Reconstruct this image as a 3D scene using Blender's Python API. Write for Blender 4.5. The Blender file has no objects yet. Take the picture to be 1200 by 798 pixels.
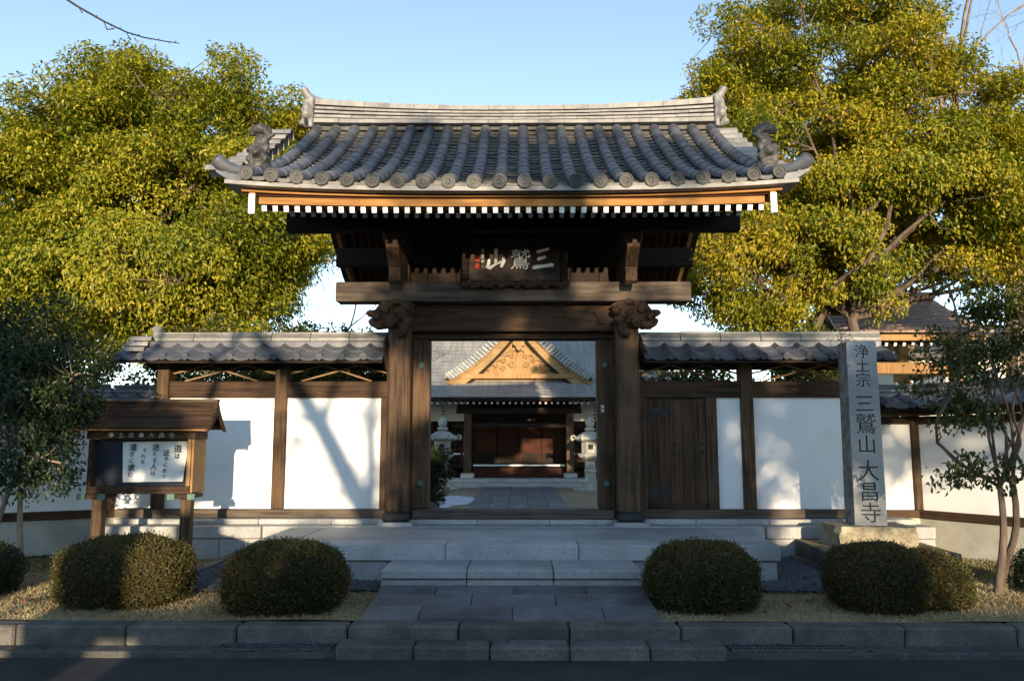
import bpy, bmesh, math, random
import numpy as np
from mathutils import Vector, Matrix, Quaternion, noise

R = math.radians
scene = bpy.context.scene
col = scene.collection
random.seed(7)

# ------------------------------------------------------------------ camera
cd = bpy.data.cameras.new('camera')
cam = bpy.data.objects.new('camera', cd)
col.objects.link(cam)
cd.sensor_width = 36.0
cd.lens = 950 / 1200 * 36
cd.clip_start = 0.05
cd.clip_end = 3000
cam.location = (0.07, 0, 1.55)
cam.rotation_euler = (R(90 + 7.26), 0, R(0.48))
scene.camera = cam

# ------------------------------------------------------------------ sky, sun, exposure
SUN_EL, SUN_AZ = 6.5, 174.0            # low evening sun behind the camera, a little to the right
world = bpy.data.worlds.new('World')
scene.world = world
world.use_nodes = True
nt = world.node_tree
sky = nt.nodes.new('ShaderNodeTexSky')
sky.sky_type = 'NISHITA'
sky.sun_disc = False
sky.sun_elevation = R(SUN_EL)
sky.sun_rotation = R(SUN_AZ)
sky.altitude = 50
sky.air_density = 0.6
sky.dust_density = 0.0
sky.ozone_density = 0.35
bg = nt.nodes['Background']
nt.links.new(sky.outputs[0], bg.inputs[0])
bg.inputs[1].default_value = 0.15
sd = bpy.data.lights.new('sun', 'SUN')
sd.energy = 3.0
sd.angle = R(0.53)
sd.color = (1.0, 0.80, 0.54)
sun = bpy.data.objects.new('sun', sd)
col.objects.link(sun)
sv = Vector((math.sin(R(SUN_AZ)) * math.cos(R(SUN_EL)), math.cos(R(SUN_AZ)) * math.cos(R(SUN_EL)), math.sin(R(SUN_EL))))
sun.rotation_euler = sv.to_track_quat('Z', 'Y').to_euler()
sun.location = sv * 80
vs = scene.view_settings
vs.view_transform = 'Standard'
vs.look = 'None'
vs.exposure = 1.64
vs.gamma = 1.0
vs.use_curve_mapping = False
try:
    scene.cycles.use_denoising = True
    scene.cycles.max_bounces = 6
    scene.cycles.diffuse_bounces = 3
    scene.cycles.transparent_max_bounces = 4
    scene.cycles.sample_clamp_indirect = 6
except Exception:
    pass

# ------------------------------------------------------------------ materials
MATS = {}
def mat(name, c1, c2=None, scale=6.0, stretch=(1, 1, 1), rough=0.8, bump=0.0, bscale=None, spec=0.3,
        rnd=0.0, shift=True, speck=None, speck_scale=120, speck_amt=0.5, detail=6, lo=0.35, hi=0.65, big=None, metal=0.0, wave=None):
    """noise-mixed colour + fine relief; rnd = brightness change from piece to piece"""
    m = bpy.data.materials.new(name); m.use_nodes = True
    t = m.node_tree; N = t.nodes; L = t.links
    b = N['Principled BSDF']
    b.inputs['Roughness'].default_value = rough
    b.inputs['Specular IOR Level'].default_value = spec
    b.inputs['Metallic'].default_value = metal
    tc = N.new('ShaderNodeTexCoord'); oi = N.new('ShaderNodeObjectInfo')
    vec = tc.outputs['Object']
    if shift:
        ml = N.new('ShaderNodeMath'); ml.operation = 'MULTIPLY'; ml.inputs[1].default_value = 57.0
        L.new(oi.outputs['Random'], ml.inputs[0])
        ad = N.new('ShaderNodeVectorMath'); ad.operation = 'ADD'
        L.new(vec, ad.inputs[0]); L.new(ml.outputs[0], ad.inputs[1]); vec = ad.outputs[0]
    raw = vec
    mp = N.new('ShaderNodeMapping'); mp.inputs['Scale'].default_value = stretch
    L.new(vec, mp.inputs[0]); vec = mp.outputs[0]
    nz = N.new('ShaderNodeTexNoise'); nz.inputs['Scale'].default_value = scale; nz.inputs['Detail'].default_value = detail
    nz.inputs['Roughness'].default_value = 0.62
    L.new(vec, nz.inputs['Vector'])
    cr = N.new('ShaderNodeValToRGB')
    cr.color_ramp.elements[0].position = lo; cr.color_ramp.elements[1].position = hi
    cr.color_ramp.elements[0].color = (*c1, 1); cr.color_ramp.elements[1].color = (*(c2 or c1), 1)
    L.new(nz.outputs[0], cr.inputs[0])
    c = cr.outputs[0]
    if speck:
        n2 = N.new('ShaderNodeTexNoise'); n2.inputs['Scale'].default_value = speck_scale; n2.inputs['Detail'].default_value = 2
        L.new(raw, n2.inputs['Vector'])
        r2 = N.new('ShaderNodeValToRGB'); r2.color_ramp.elements[0].position = 0.5; r2.color_ramp.elements[1].position = 0.64
        r2.color_ramp.elements[0].color = (0, 0, 0, 1); r2.color_ramp.elements[1].color = (speck_amt,) * 3 + (1,)
        L.new(n2.outputs[0], r2.inputs[0])
        mx = N.new('ShaderNodeMix'); mx.data_type = 'RGBA'
        L.new(r2.outputs[0], mx.inputs['Factor']); L.new(c, mx.inputs['A']); mx.inputs['B'].default_value = (*speck, 1)
        c = mx.outputs['Result']
    if big:
        n3 = N.new('ShaderNodeTexNoise'); n3.inputs['Scale'].default_value = big[1]; n3.inputs['Detail'].default_value = 4
        L.new(raw, n3.inputs['Vector'])
        r3 = N.new('ShaderNodeValToRGB'); r3.color_ramp.elements[0].position = big[3] if len(big) > 3 else 0.45
        r3.color_ramp.elements[1].position = (big[3] if len(big) > 3 else 0.45) + 0.22
        r3.color_ramp.elements[0].color = (0, 0, 0, 1); r3.color_ramp.elements[1].color = (big[2],) * 3 + (1,)
        L.new(n3.outputs[0], r3.inputs[0])
        mx = N.new('ShaderNodeMix'); mx.data_type = 'RGBA'
        L.new(r3.outputs[0], mx.inputs['Factor']); L.new(c, mx.inputs['A']); mx.inputs['B'].default_value = (*big[0], 1)
        c = mx.outputs['Result']
    if rnd:
        mr = N.new('ShaderNodeMapRange'); mr.inputs['To Min'].default_value = 1 - rnd; mr.inputs['To Max'].default_value = 1 + rnd
        L.new(oi.outputs['Random'], mr.inputs['Value'])
        vm = N.new('ShaderNodeVectorMath'); vm.operation = 'SCALE'
        L.new(c, vm.inputs[0]); L.new(mr.outputs[0], vm.inputs['Scale']); c = vm.outputs[0]
    L.new(c, b.inputs['Base Color'])
    if bump:
        nb = N.new('ShaderNodeTexNoise'); nb.inputs['Scale'].default_value = bscale or scale; nb.inputs['Detail'].default_value = 5
        L.new(vec, nb.inputs['Vector'])
        bp = N.new('ShaderNodeBump'); bp.inputs['Strength'].default_value = bump; bp.inputs['Distance'].default_value = 0.02
        L.new(nb.outputs[0], bp.inputs['Height']); L.new(bp.outputs[0], b.inputs['Normal'])
    MATS[name] = m
    return m

def wood(name, c1, c2, axis, rough=0.75, rnd=0.12):
    s = {'x': (0.06, 1, 1), 'y': (1, 0.06, 1), 'z': (1, 1, 0.06)}[axis]
    return mat(name, c1, c2, scale=26, stretch=s, rough=rough, bump=0.55, bscale=40, spec=0.2, rnd=rnd, detail=8,
               big=((c2[0] * 1.35, c2[1] * 1.3, c2[2] * 1.25), 1.6, 0.45))

W1, W2 = (0.016, 0.009, 0.006), (0.066, 0.038, 0.022)
wood('wood_x', W1, W2, 'x'); wood('wood_y', W1, W2, 'y'); wood('wood_z', (0.022, 0.013, 0.008), (0.098, 0.060, 0.035), 'z')
wood('wood_grey_x', (0.035, 0.027, 0.021), (0.11, 0.086, 0.066), 'x')
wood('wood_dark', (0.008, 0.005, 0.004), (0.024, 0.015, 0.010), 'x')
wood('wood_gold_x', (0.20, 0.095, 0.028), (0.34, 0.175, 0.058), 'x', rnd=0.05)
wood('wood_gold_y', (0.22, 0.105, 0.030), (0.40, 0.21, 0.07), 'y', rnd=0.05)
wood('wood_pale', (0.19, 0.115, 0.05), (0.33, 0.22, 0.105), 'x', rnd=0.05)
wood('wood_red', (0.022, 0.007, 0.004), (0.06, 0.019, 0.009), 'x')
wood('wood_tan', (0.20, 0.11, 0.045), (0.34, 0.20, 0.09), 'z')
wood('wood_door', (0.020, 0.012, 0.008), (0.085, 0.048, 0.027), 'z')
mat('tip_white', (0.66, 0.66, 0.66), (0.78, 0.78, 0.77), scale=30, rough=0.7)
mat('tile', (0.048, 0.054, 0.070), (0.095, 0.104, 0.128), scale=7, rough=0.40, spec=0.55, rnd=0.20, bump=0.12, bscale=60,
    big=((0.16, 0.158, 0.155), 3, 0.35))
mat('tile_disc', (0.045, 0.045, 0.046), (0.085, 0.083, 0.08), scale=12, rough=0.6, spec=0.35, rnd=0.25, bump=0.2, bscale=50)
mat('tile_pan', (0.085, 0.082, 0.080), (0.19, 0.178, 0.16), scale=9, rough=0.5, spec=0.45, rnd=0.25, bump=0.15, bscale=60)
mat('tile_light', (0.13, 0.127, 0.125), (0.235, 0.228, 0.218), scale=5, rough=0.5, spec=0.4, rnd=0.12, bump=0.1, bscale=60)
mat('tile_dark', (0.030, 0.028, 0.027), (0.075, 0.07, 0.066), scale=9, rough=0.55, spec=0.4, rnd=0.15, bump=0.3, bscale=40)
mat('plaster', (0.79, 0.79, 0.79), (0.84, 0.84, 0.835), scale=1.6, rough=0.9, spec=0.1, bump=0.06, bscale=14, big=((0.70, 0.70, 0.68), 2.3, 0.5, 0.5), stretch=(1, 1, 0.35))
mat('plaster_low', (0.36, 0.35, 0.30), (0.50, 0.48, 0.42), scale=2.2, rough=0.92, spec=0.1, bump=0.08, bscale=20, big=((0.27, 0.27, 0.22), 1.5, 0.5))
mat('granite', (0.33, 0.33, 0.328), (0.45, 0.446, 0.436), scale=2.5, rough=0.7, spec=0.3, rnd=0.10, speck=(0.11, 0.11, 0.115), speck_scale=95,
    speck_amt=0.6, bump=0.12, bscale=120, big=((0.215, 0.21, 0.195), 1.9, 0.5, 0.48))
mat('granite_top', (0.34, 0.337, 0.33), (0.47, 0.463, 0.45), scale=2.0, rough=0.62, spec=0.35, rnd=0.08, speck=(0.14, 0.14, 0.14), speck_scale=110,
    speck_amt=0.45, bump=0.08, bscale=120, big=((0.17, 0.165, 0.155), 0.9, 0.5))
mat('granite_dark', (0.11, 0.108, 0.11), (0.19, 0.187, 0.187), scale=3, rough=0.75, rnd=0.14, speck=(0.055, 0.05, 0.055), speck_scale=90, speck_amt=0.6,
    bump=0.2, bscale=90, big=((0.07, 0.055, 0.06), 1.7, 0.75, 0.47))
mat('kerb_stone', (0.085, 0.079, 0.070), (0.165, 0.155, 0.138), scale=4, rough=0.85, rnd=0.14, speck=(0.05, 0.05, 0.05), speck_scale=70, speck_amt=0.6,
    bump=0.5, bscale=60, big=((0.06, 0.06, 0.05), 2.2, 0.6))
mat('stone_rough', (0.20, 0.17, 0.11), (0.40, 0.36, 0.26), scale=6, rough=0.9, bump=1.0, bscale=14, speck=(0.10, 0.09, 0.07), speck_scale=40, speck_amt=0.5)
mat('stone_pillar', (0.33, 0.33, 0.325), (0.43, 0.425, 0.41), scale=2.2, rough=0.6, spec=0.35, speck=(0.16, 0.16, 0.165), speck_scale=130, speck_amt=0.55,
    bump=0.06, bscale=120, big=((0.24, 0.24, 0.235), 1.2, 0.5))
mat('stone_pillar_rough', (0.12, 0.115, 0.11), (0.30, 0.29, 0.27), scale=9, rough=0.9, bump=1.0, bscale=22)
mat('carving', (0.055, 0.065, 0.055), (0.10, 0.11, 0.10), scale=20, rough=0.9)
mat('stone_lantern', (0.27, 0.27, 0.245), (0.42, 0.41, 0.37), scale=7, rough=0.85, bump=0.4, bscale=20, big=((0.20, 0.20, 0.15), 4, 0.6))
mat('asphalt', (0.020, 0.020, 0.021), (0.040, 0.040, 0.041), scale=2.0, rough=0.85, speck=(0.10, 0.10, 0.10), speck_scale=210, speck_amt=0.35,
    bump=0.6, bscale=160, shift=False)
mat('concrete', (0.14, 0.135, 0.125), (0.23, 0.22, 0.20), scale=5, rough=0.9, bump=0.3, bscale=50)
mat('gutter_concrete', (0.055, 0.053, 0.050), (0.105, 0.10, 0.094), scale=6, rough=0.9, bump=0.4, bscale=50, speck=(0.03, 0.03, 0.03), speck_scale=60, speck_amt=0.5)
mat('lawn_soil', (0.22, 0.165, 0.09), (0.40, 0.31, 0.175), scale=9, rough=0.95, spec=0.1, bump=0.8, bscale=45, big=((0.085, 0.095, 0.03), 0.9, 0.6, 0.5), shift=False)
mat('sand', (0.22, 0.17, 0.105), (0.31, 0.25, 0.165), scale=3, rough=0.95, spec=0.1, bump=0.4, bscale=60, shift=False)
mat('earth', (0.12, 0.10, 0.07), (0.20, 0.17, 0.12), scale=1.3, rough=0.95, spec=0.1, shift=False)
mat('gravel', (0.045, 0.047, 0.052), (0.13, 0.13, 0.135), scale=22, rough=0.85, lo=0.3, hi=0.7)
mat('iron', (0.018, 0.020, 0.020), (0.045, 0.048, 0.045), scale=14, rough=0.6, metal=0.3, bump=0.2)
mat('steel_grate', (0.07, 0.072, 0.078), (0.15, 0.15, 0.16), scale=20, rough=0.55, metal=0.6)
mat('copper_green', (0.05, 0.11, 0.085), (0.11, 0.17, 0.13), scale=20, rough=0.7, spec=0.2)
mat('hall_roof', (0.19, 0.185, 0.18), (0.31, 0.30, 0.275), scale=9, stretch=(1, 0.06, 0.06), rough=0.55, spec=0.4, bump=0.1, big=((0.15, 0.145, 0.14), 1.2, 0.4), rnd=0.03, shift=False)
mat('hall_tile', (0.20, 0.22, 0.23), (0.36, 0.37, 0.36), scale=6, rough=0.5, spec=0.5, rnd=0.15)
mat('belfry_roof', (0.20, 0.13, 0.10), (0.30, 0.20, 0.15), scale=5, rough=0.55, rnd=0.1)
mat('blackboard', (0.010, 0.014, 0.024), (0.016, 0.022, 0.036), scale=2, rough=0.5, spec=0.2)
mat('paper', (0.66, 0.67, 0.64), (0.74, 0.74, 0.71), scale=3, rough=0.9, bump=0.15, bscale=5)
mat('ink', (0.012, 0.012, 0.013), rough=0.8)
mat('print_pale', (0.52, 0.50, 0.45), rough=0.8)
mat('print_white', (0.72, 0.71, 0.68), (0.80, 0.79, 0.77), scale=30, rough=0.7)
mat('seal_red', (0.55, 0.045, 0.02), (0.65, 0.07, 0.03), scale=40, rough=0.7)
mat('plaque_board', (0.016, 0.010, 0.008), (0.05, 0.025, 0.014), scale=18, stretch=(0.1, 1, 1), rough=0.5)
mat('house_wall', (0.55, 0.50, 0.42), (0.62, 0.57, 0.48), scale=2, rough=0.9)
mat('house_pane', (0.05, 0.06, 0.07), rough=0.15, spec=0.5)
mat('snow', (0.36, 0.37, 0.39), (0.62, 0.63, 0.65), scale=6, rough=0.9, bump=0.6, bscale=14)
mat('rock', (0.035, 0.035, 0.036), (0.10, 0.10, 0.10), scale=6, rough=0.8, bump=0.9, bscale=10)
mat('bark', (0.055, 0.040, 0.030), (0.14, 0.105, 0.08), scale=10, stretch=(1, 1, 0.25), rough=0.9, bump=0.9, bscale=16)
mat('bark_pale', (0.16, 0.12, 0.09), (0.30, 0.235, 0.175), scale=8, stretch=(1, 1, 0.3), rough=0.9, bump=0.6, bscale=16)
mat('bark_dark', (0.025, 0.018, 0.016), (0.06, 0.045, 0.038), scale=12, rough=0.9)
mat('twig_dark', (0.020, 0.017, 0.010), (0.045, 0.036, 0.02), scale=14, rough=0.95, bump=0.8, bscale=30)

def leaf_mat(name, cols, trans=0.35, rough=0.45, tcol=1.6):
    m = bpy.data.materials.new(name); m.use_nodes = True
    t = m.node_tree; N = t.nodes; L = t.links
    b = N['Principled BSDF']; out = N['Material Output']
    at = N.new('ShaderNodeAttribute'); at.attribute_name = 'tint'
    cr = N.new('ShaderNodeValToRGB')
    e = cr.color_ramp.elements
    e[0].position = 0; e[0].color = (*cols[0], 1); e[1].position = 1; e[1].color = (*cols[-1], 1)
    for i, c in enumerate(cols[1:-1]):
        k = e.new((i + 1) / (len(cols) - 1)); k.color = (*c, 1)
    L.new(at.outputs['Fac'], cr.inputs[0])
    L.new(cr.outputs[0], b.inputs['Base Color'])
    b.inputs['Roughness'].default_value = rough; b.inputs['Specular IOR Level'].default_value = 0.35
    tr = N.new('ShaderNodeBsdfTranslucent')
    vm = N.new('ShaderNodeVectorMath'); vm.operation = 'MULTIPLY'; vm.inputs[1].default_value = (tcol, tcol * 1.05, tcol * 0.5)
    L.new(cr.outputs[0], vm.inputs[0]); L.new(vm.outputs[0], tr.inputs['Color'])
    mx = N.new('ShaderNodeMixShader'); mx.inputs[0].default_value = trans
    L.new(b.outputs[0], mx.inputs[1]); L.new(tr.outputs[0], mx.inputs[2]); L.new(mx.outputs[0], out.inputs['Surface'])
    MATS[name] = m
leaf_mat('leaf_camphor', [(0.055, 0.088, 0.007), (0.145, 0.168, 0.009), (0.255, 0.242, 0.013), (0.40, 0.335, 0.03)])
leaf_mat('leaf_right', [(0.055, 0.088, 0.008), (0.150, 0.168, 0.009), (0.275, 0.245, 0.012), (0.40, 0.30, 0.025)])
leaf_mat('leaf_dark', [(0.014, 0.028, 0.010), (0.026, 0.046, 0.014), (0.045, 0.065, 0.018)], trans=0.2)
leaf_mat('leaf_mid', [(0.024, 0.042, 0.010), (0.05, 0.072, 0.014), (0.09, 0.10, 0.02), (0.15, 0.11, 0.03)], trans=0.3)
leaf_mat('leaf_azalea', [(0.026, 0.027, 0.009), (0.055, 0.053, 0.014), (0.095, 0.080, 0.022), (0.13, 0.062, 0.030)], trans=0.2)
leaf_mat('grass_dry', [(0.20, 0.15, 0.07), (0.34, 0.265, 0.135), (0.45, 0.37, 0.21), (0.56, 0.48, 0.30)], trans=0.2, rough=0.8, tcol=1.0)
leaf_mat('grass_green', [(0.03, 0.05, 0.012), (0.06, 0.08, 0.02), (0.10, 0.10, 0.03)], trans=0.2, rough=0.8, tcol=1.0)

# ------------------------------------------------------------------ mesh helpers
WP = {}
class MB:
    def __init__(self): self.v = []; self.f = []; self.m = []
    def add(self, vs, fs, mi=0):
        o = len(self.v); self.v += [tuple(p) for p in vs]
        self.f += [tuple(i + o for i in f) for f in fs]; self.m += [mi] * len(fs); return self
    def box(self, x0, x1, y0, y1, z0, z1, ch=0.006, mi=0, jit=0.0, M=None):
        c = ((x0 + x1) / 2, (y0 + y1) / 2, (z0 + z1) / 2); h = ((x1 - x0) / 2, (y1 - y0) / 2, (z1 - z0) / 2)
        vs, fs = cbox(h, ch)
        if jit:
            vs = [tuple(a + random.uniform(-jit, jit) for a in p) for p in vs]
        vs = [Vector((p[0] + c[0], p[1] + c[1], p[2] + c[2])) for p in vs]
        if M is not None: vs = [M @ p for p in vs]
        return self.add(vs, fs, mi)
    def bar(self, p0, p1, w, h, ch=0.004, mi=0, up=(0, 0, 1)):
        p0 = Vector(p0); p1 = Vector(p1); d = p1 - p0; l = d.length; y = d.normalized()
        x = y.cross(Vector(up)).normalized(); z = x.cross(y)
        vs, fs = cbox((w / 2, l / 2, h / 2), ch); c = (p0 + p1) / 2
        return self.add([c + x * p[0] + y * p[1] + z * p[2] for p in vs], fs, mi)
    def tube(self, pts, rad, n=6, mi=0, cap=True):
        pts = [Vector(p) for p in pts]; rad = rad if hasattr(rad, '__len__') else [rad] * len(pts)
        vs = []; fs = []; ref = None
        for i, p in enumerate(pts):
            d = (pts[min(i + 1, len(pts) - 1)] - pts[max(i - 1, 0)])
            d = d.normalized() if d.length > 1e-9 else Vector((0, 0, 1))
            if ref is None:
                ref = d.orthogonal().normalized()
            ref = (ref - d * ref.dot(d)); ref = ref.normalized() if ref.length > 1e-6 else d.orthogonal().normalized()
            b = d.cross(ref)
            for k in range(n):
                a = 2 * math.pi * k / n
                vs.append(p + (ref * math.cos(a) + b * math.sin(a)) * rad[i])
        for i in range(len(pts) - 1):
            for k in range(n):
                k2 = (k + 1) % n
                fs.append((i * n + k, i * n + k2, (i + 1) * n + k2, (i + 1) * n + k))
        if cap:
            fs.append(tuple(range(n - 1, -1, -1))); fs.append(tuple((len(pts) - 1) * n + k for k in range(n)))
        return self.add(vs, fs, mi)
    def lathe(self, prof, n=16, c=(0, 0, 0), axis='z', mi=0):
        vs = []; fs = []
        for r, h in prof:
            for k in range(n):
                a = 2 * math.pi * k / n
                q = (r * math.cos(a), r * math.sin(a), h)
                if axis == 'y': q = (q[0], q[2], q[1])
                if axis == 'x': q = (q[2], q[0], q[1])
                vs.append((q[0] + c[0], q[1] + c[1], q[2] + c[2]))
        m = len(prof)
        for i in range(m - 1):
            for k in range(n):
                k2 = (k + 1) % n
                f = (i * n + k, i * n + k2, (i + 1) * n + k2, (i + 1) * n + k)
                fs.append(f[::-1] if axis == 'y' else f)
        a = tuple(range(n - 1, -1, -1)); b = tuple((m - 1) * n + k for k in range(n))
        if axis == 'y': a, b = a[::-1], b[::-1]
        fs += [a, b]
        return self.add(vs, fs, mi)
    def prism(self, poly, a0, a1, plane='xz', mi=0):
        """extrude a 2-D outline between a0 and a1 along the axis that is not in the plane"""
        n = len(poly)
        def P(p, a):
            return (p[0], a, p[1]) if plane == 'xz' else ((a, p[0], p[1]) if plane == 'yz' else (p[0], p[1], a))
        vs = [P(p, a0) for p in poly] + [P(p, a1) for p in poly]
        fs = [tuple(range(n)), tuple(range(2 * n - 1, n - 1, -1))]
        fs += [(k, (k + 1) % n, n + (k + 1) % n, n + k)[::-1] for k in range(n)]
        return self.add(vs, fs, mi)
    def mesh(self, name='m', smooth=False, recalc=True):
        me = bpy.data.meshes.new(name); me.from_pydata(self.v, [], self.f)
        me.polygons.foreach_set('material_index', self.m)
        if recalc:
            bm = bmesh.new(); bm.from_mesh(me); bmesh.ops.recalc_face_normals(bm, faces=bm.faces); bm.to_mesh(me); bm.free()
        if smooth: smoothen(me)
        me.update(); return me
    def build(self, name, mats, parent=None, loc=(0, 0, 0), smooth=False, **k):
        return O(name, self.mesh(name, smooth), mats, parent, loc, **k)

def smoothen(me, ang=40):
    me.polygons.foreach_set('use_smooth', [True] * len(me.polygons))
    try: me.set_sharp_from_angle(angle=R(ang))
    except Exception: pass

def cbox(h, c):
    c = min(c, min(h) * 0.45)
    vs = []; idx = {}
    for sx in (-1, 1):
        for sy in (-1, 1):
            for sz in (-1, 1):
                s = (sx, sy, sz)
                for a in range(3):
                    idx[(s, a)] = len(vs)
                    vs.append(tuple(s[i] * (h[i] - (0 if i == a else c)) for i in range(3)))
    fs = []
    for a in range(3):
        b, d = (a + 1) % 3, (a + 2) % 3
        for sg in (-1, 1):
            q = []
            for (u, w) in ((-1, -1), (1, -1), (1, 1), (-1, 1)):
                s = [0, 0, 0]; s[a] = sg; s[b] = u; s[d] = w; q.append(idx[(tuple(s), a)])
            fs.append(tuple(q if sg > 0 else q[::-1]))
        for u in (-1, 1):
            for w in (-1, 1):
                s0 = [0, 0, 0]; s0[a] = -1; s0[b] = u; s0[d] = w; s1 = list(s0); s1[a] = 1
                q = (idx[(tuple(s0), b)], idx[(tuple(s1), b)], idx[(tuple(s1), d)], idx[(tuple(s0), d)])
                fs.append(q if u * w > 0 else q[::-1])
    for sx in (-1, 1):
        for sy in (-1, 1):
            for sz in (-1, 1):
                s = (sx, sy, sz); q = tuple(idx[(s, a)] for a in range(3))
                fs.append(q if sx * sy * sz > 0 else q[::-1])
    return vs, fs

def O(name, me, mats, parent=None, loc=(0, 0, 0), rot=None, label=None, kind=None, cat=None, group=None):
    o = bpy.data.objects.new(name, me); col.objects.link(o)
    if mats is not None and len(me.materials) == 0:
        for m in (mats if isinstance(mats, (list, tuple)) else [mats]): me.materials.append(MATS[m])
    loc = Vector(loc); WP[o.name] = loc
    if parent is not None:
        o.parent = parent; o.location = loc - WP[parent.name]
    else: o.location = loc
    if rot is not None: o.rotation_euler = rot
    tag(o, label, cat, group, kind)
    return o
def tag(o, label=None, cat=None, group=None, kind=None):
    if label: o['label'] = label
    if cat: o['category'] = cat
    if group: o['group'] = group
    if kind: o['kind'] = kind
    return o
def thing(name, label, cat, loc=(0, 0, 0), group=None, rz=None, local=False, kind=None):
    o = bpy.data.objects.new(name, None); col.objects.link(o); o.empty_display_size = 0.2
    o.location = loc; WP[o.name] = Vector((0, 0, 0)) if local else Vector(loc)
    if rz is not None: o.rotation_euler = (0, 0, rz)
    return tag(o, label, cat, group, kind)
def B(name, parent, m, x0, x1, y0, y1, z0, z1, ch=0.006, **k):
    return MB().box(x0, x1, y0, y1, z0, z1, ch, jit=k.pop('jit', 0.0)).build(name, m, parent, **k)

def remesh(mb, voxel=0.02, disp=0.0, dscale=8.0, smooth=True):
    """fuse overlapping lumps into one carved surface"""
    me = mb.mesh('lump'); ob = bpy.data.objects.new('lump', me); col.objects.link(ob)
    md = ob.modifiers.new('r', 'REMESH'); md.mode = 'VOXEL'; md.voxel_size = voxel
    dg = bpy.context.evaluated_depsgraph_get()
    out = bpy.data.meshes.new_from_object(ob.evaluated_get(dg))
    bpy.data.objects.remove(ob); bpy.data.meshes.remove(me)
    if disp:
        for v in out.vertices:
            n = noise.noise(v.co * dscale) + 0.5 * noise.noise(v.co * dscale * 2.3)
            v.co += v.normal * disp * n
    if smooth: out.polygons.foreach_set('use_smooth', [True] * len(out.polygons))
    out.update(); return out
def ell(mb, c, r, n=10):
    prof = [(max(0.02, math.cos(a)), math.sin(a)) for a in [math.pi * (i / n - 0.5) for i in range(n + 1)]]
    vs0 = len(mb.v); mb.lathe(prof, 12)
    for i in range(vs0, len(mb.v)):
        p = mb.v[i]; mb.v[i] = (c[0] + p[0] * r[0], c[1] + p[1] * r[1], c[2] + p[2] * r[2])

GL = {}
def glyph(ch, bold=0.0):
    key = (ch, bold)
    if key not in GL:
        cu = bpy.data.curves.new('glyph', 'FONT'); cu.body = ch; cu.size = 1; cu.resolution_u = 3; cu.offset = bold
        ob = bpy.data.objects.new('glyph', cu); col.objects.link(ob)
        me = bpy.data.meshes.new_from_object(ob.evaluated_get(bpy.context.evaluated_depsgraph_get()))
        vs = [(v.co.x - 0.5, v.co.y - 0.38) for v in me.vertices]; fs = [tuple(p.vertices) for p in me.polygons]
        GL[key] = (vs, fs); bpy.data.objects.remove(ob); bpy.data.curves.remove(cu); bpy.data.meshes.remove(me)
    return GL[key]
def write(mb, ch, x, y, z, size, sx=1.0, shear=0.0, thick=0.0, seed=None):
    """one character standing in the x-z plane, facing -y; thick draws extra offset copies like a wet brush"""
    vs, fs = glyph(ch, thick)
    offs = [(0, 0)]
    for k, (ox, oz) in enumerate(offs):
        mb.add([(x + (p[0] + shear * p[1] + ox) * size * sx, y - 0.0004 * k, z + (p[1] + oz) * size) for p in vs], [f for f in fs])

# ================================================================== THE SETTING
def sheet(name, x0, x1, y0, y1, z, m, nx=1, ny=1, kind='structure', amp=0.0):
    mb = MB(); vs = []; fs = []
    for j in range(ny + 1):
        for i in range(nx + 1):
            x = x0 + (x1 - x0) * i / nx; y = y0 + (y1 - y0) * j / ny
            vs.append((x, y, z + (amp * noise.noise(Vector((x * 0.9, y * 0.9, 3))) if amp else 0)))
    for j in range(ny):
        for i in range(nx):
            a = j * (nx + 1) + i; fs.append((a, a + 1, a + nx + 2, a + nx + 1))
    mb.add(vs, fs); me = mb.mesh(name, smooth=bool(amp)); return O(name, me, m, None, kind=kind)
sheet('ground', -900, 900, -900, 900, -0.25, 'earth')
sheet('road', -60, 60, -2.6, 6.14, 0.0, 'asphalt')
O('gutter_strip', MB().box(-30, 30, 6.15, 6.333, -0.1, 0.045, 0.008).mesh('gutter'), 'gutter_concrete', None, kind='structure')
sheet('lawn', -9, 9, 6.52, 11.2, 0.185, 'lawn_soil', 90, 24, amp=0.02)
sheet('courtyard', -30, 30, 11.2, 60, -0.10, 'sand')
sheet('far_pavement', -60, 60, -4.1, -2.6, 0.1, 'concrete')

def stone_row(parent, name, m, xs, y0, y1, z0, z1, ch=0.012, gap=0.005, jit=0.002):
    for a, b in zip(xs[:-1], xs[1:]):
        dz = random.uniform(-0.003, 0.003)
        B(name, parent, m, a + gap, b - gap, y0, y1, z0, z1 + dz, ch, jit=jit)
kerb = thing('kerb', None, None, (0, 6.4, 0), kind='structure')
xs = [-12 + 0.84 * i - 0.15 for i in range(30)]
stone_row(kerb, 'kerb_stone', 'kerb_stone', xs, 6.335, 6.53, -0.05, 0.185, 0.016)
step = thing('kerb_step', 'row of low worn stone blocks forming a step in front of kerb', 'kerb step', (0.1, 6.2, 0))
stone_row(step, 'stone_block', 'kerb_stone', [-1.27, -0.70, -0.14, 0.44, 1.02, 1.58], 6.10, 6.332, -0.05, 0.095, 0.016, 0.006, 0.004)

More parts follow.
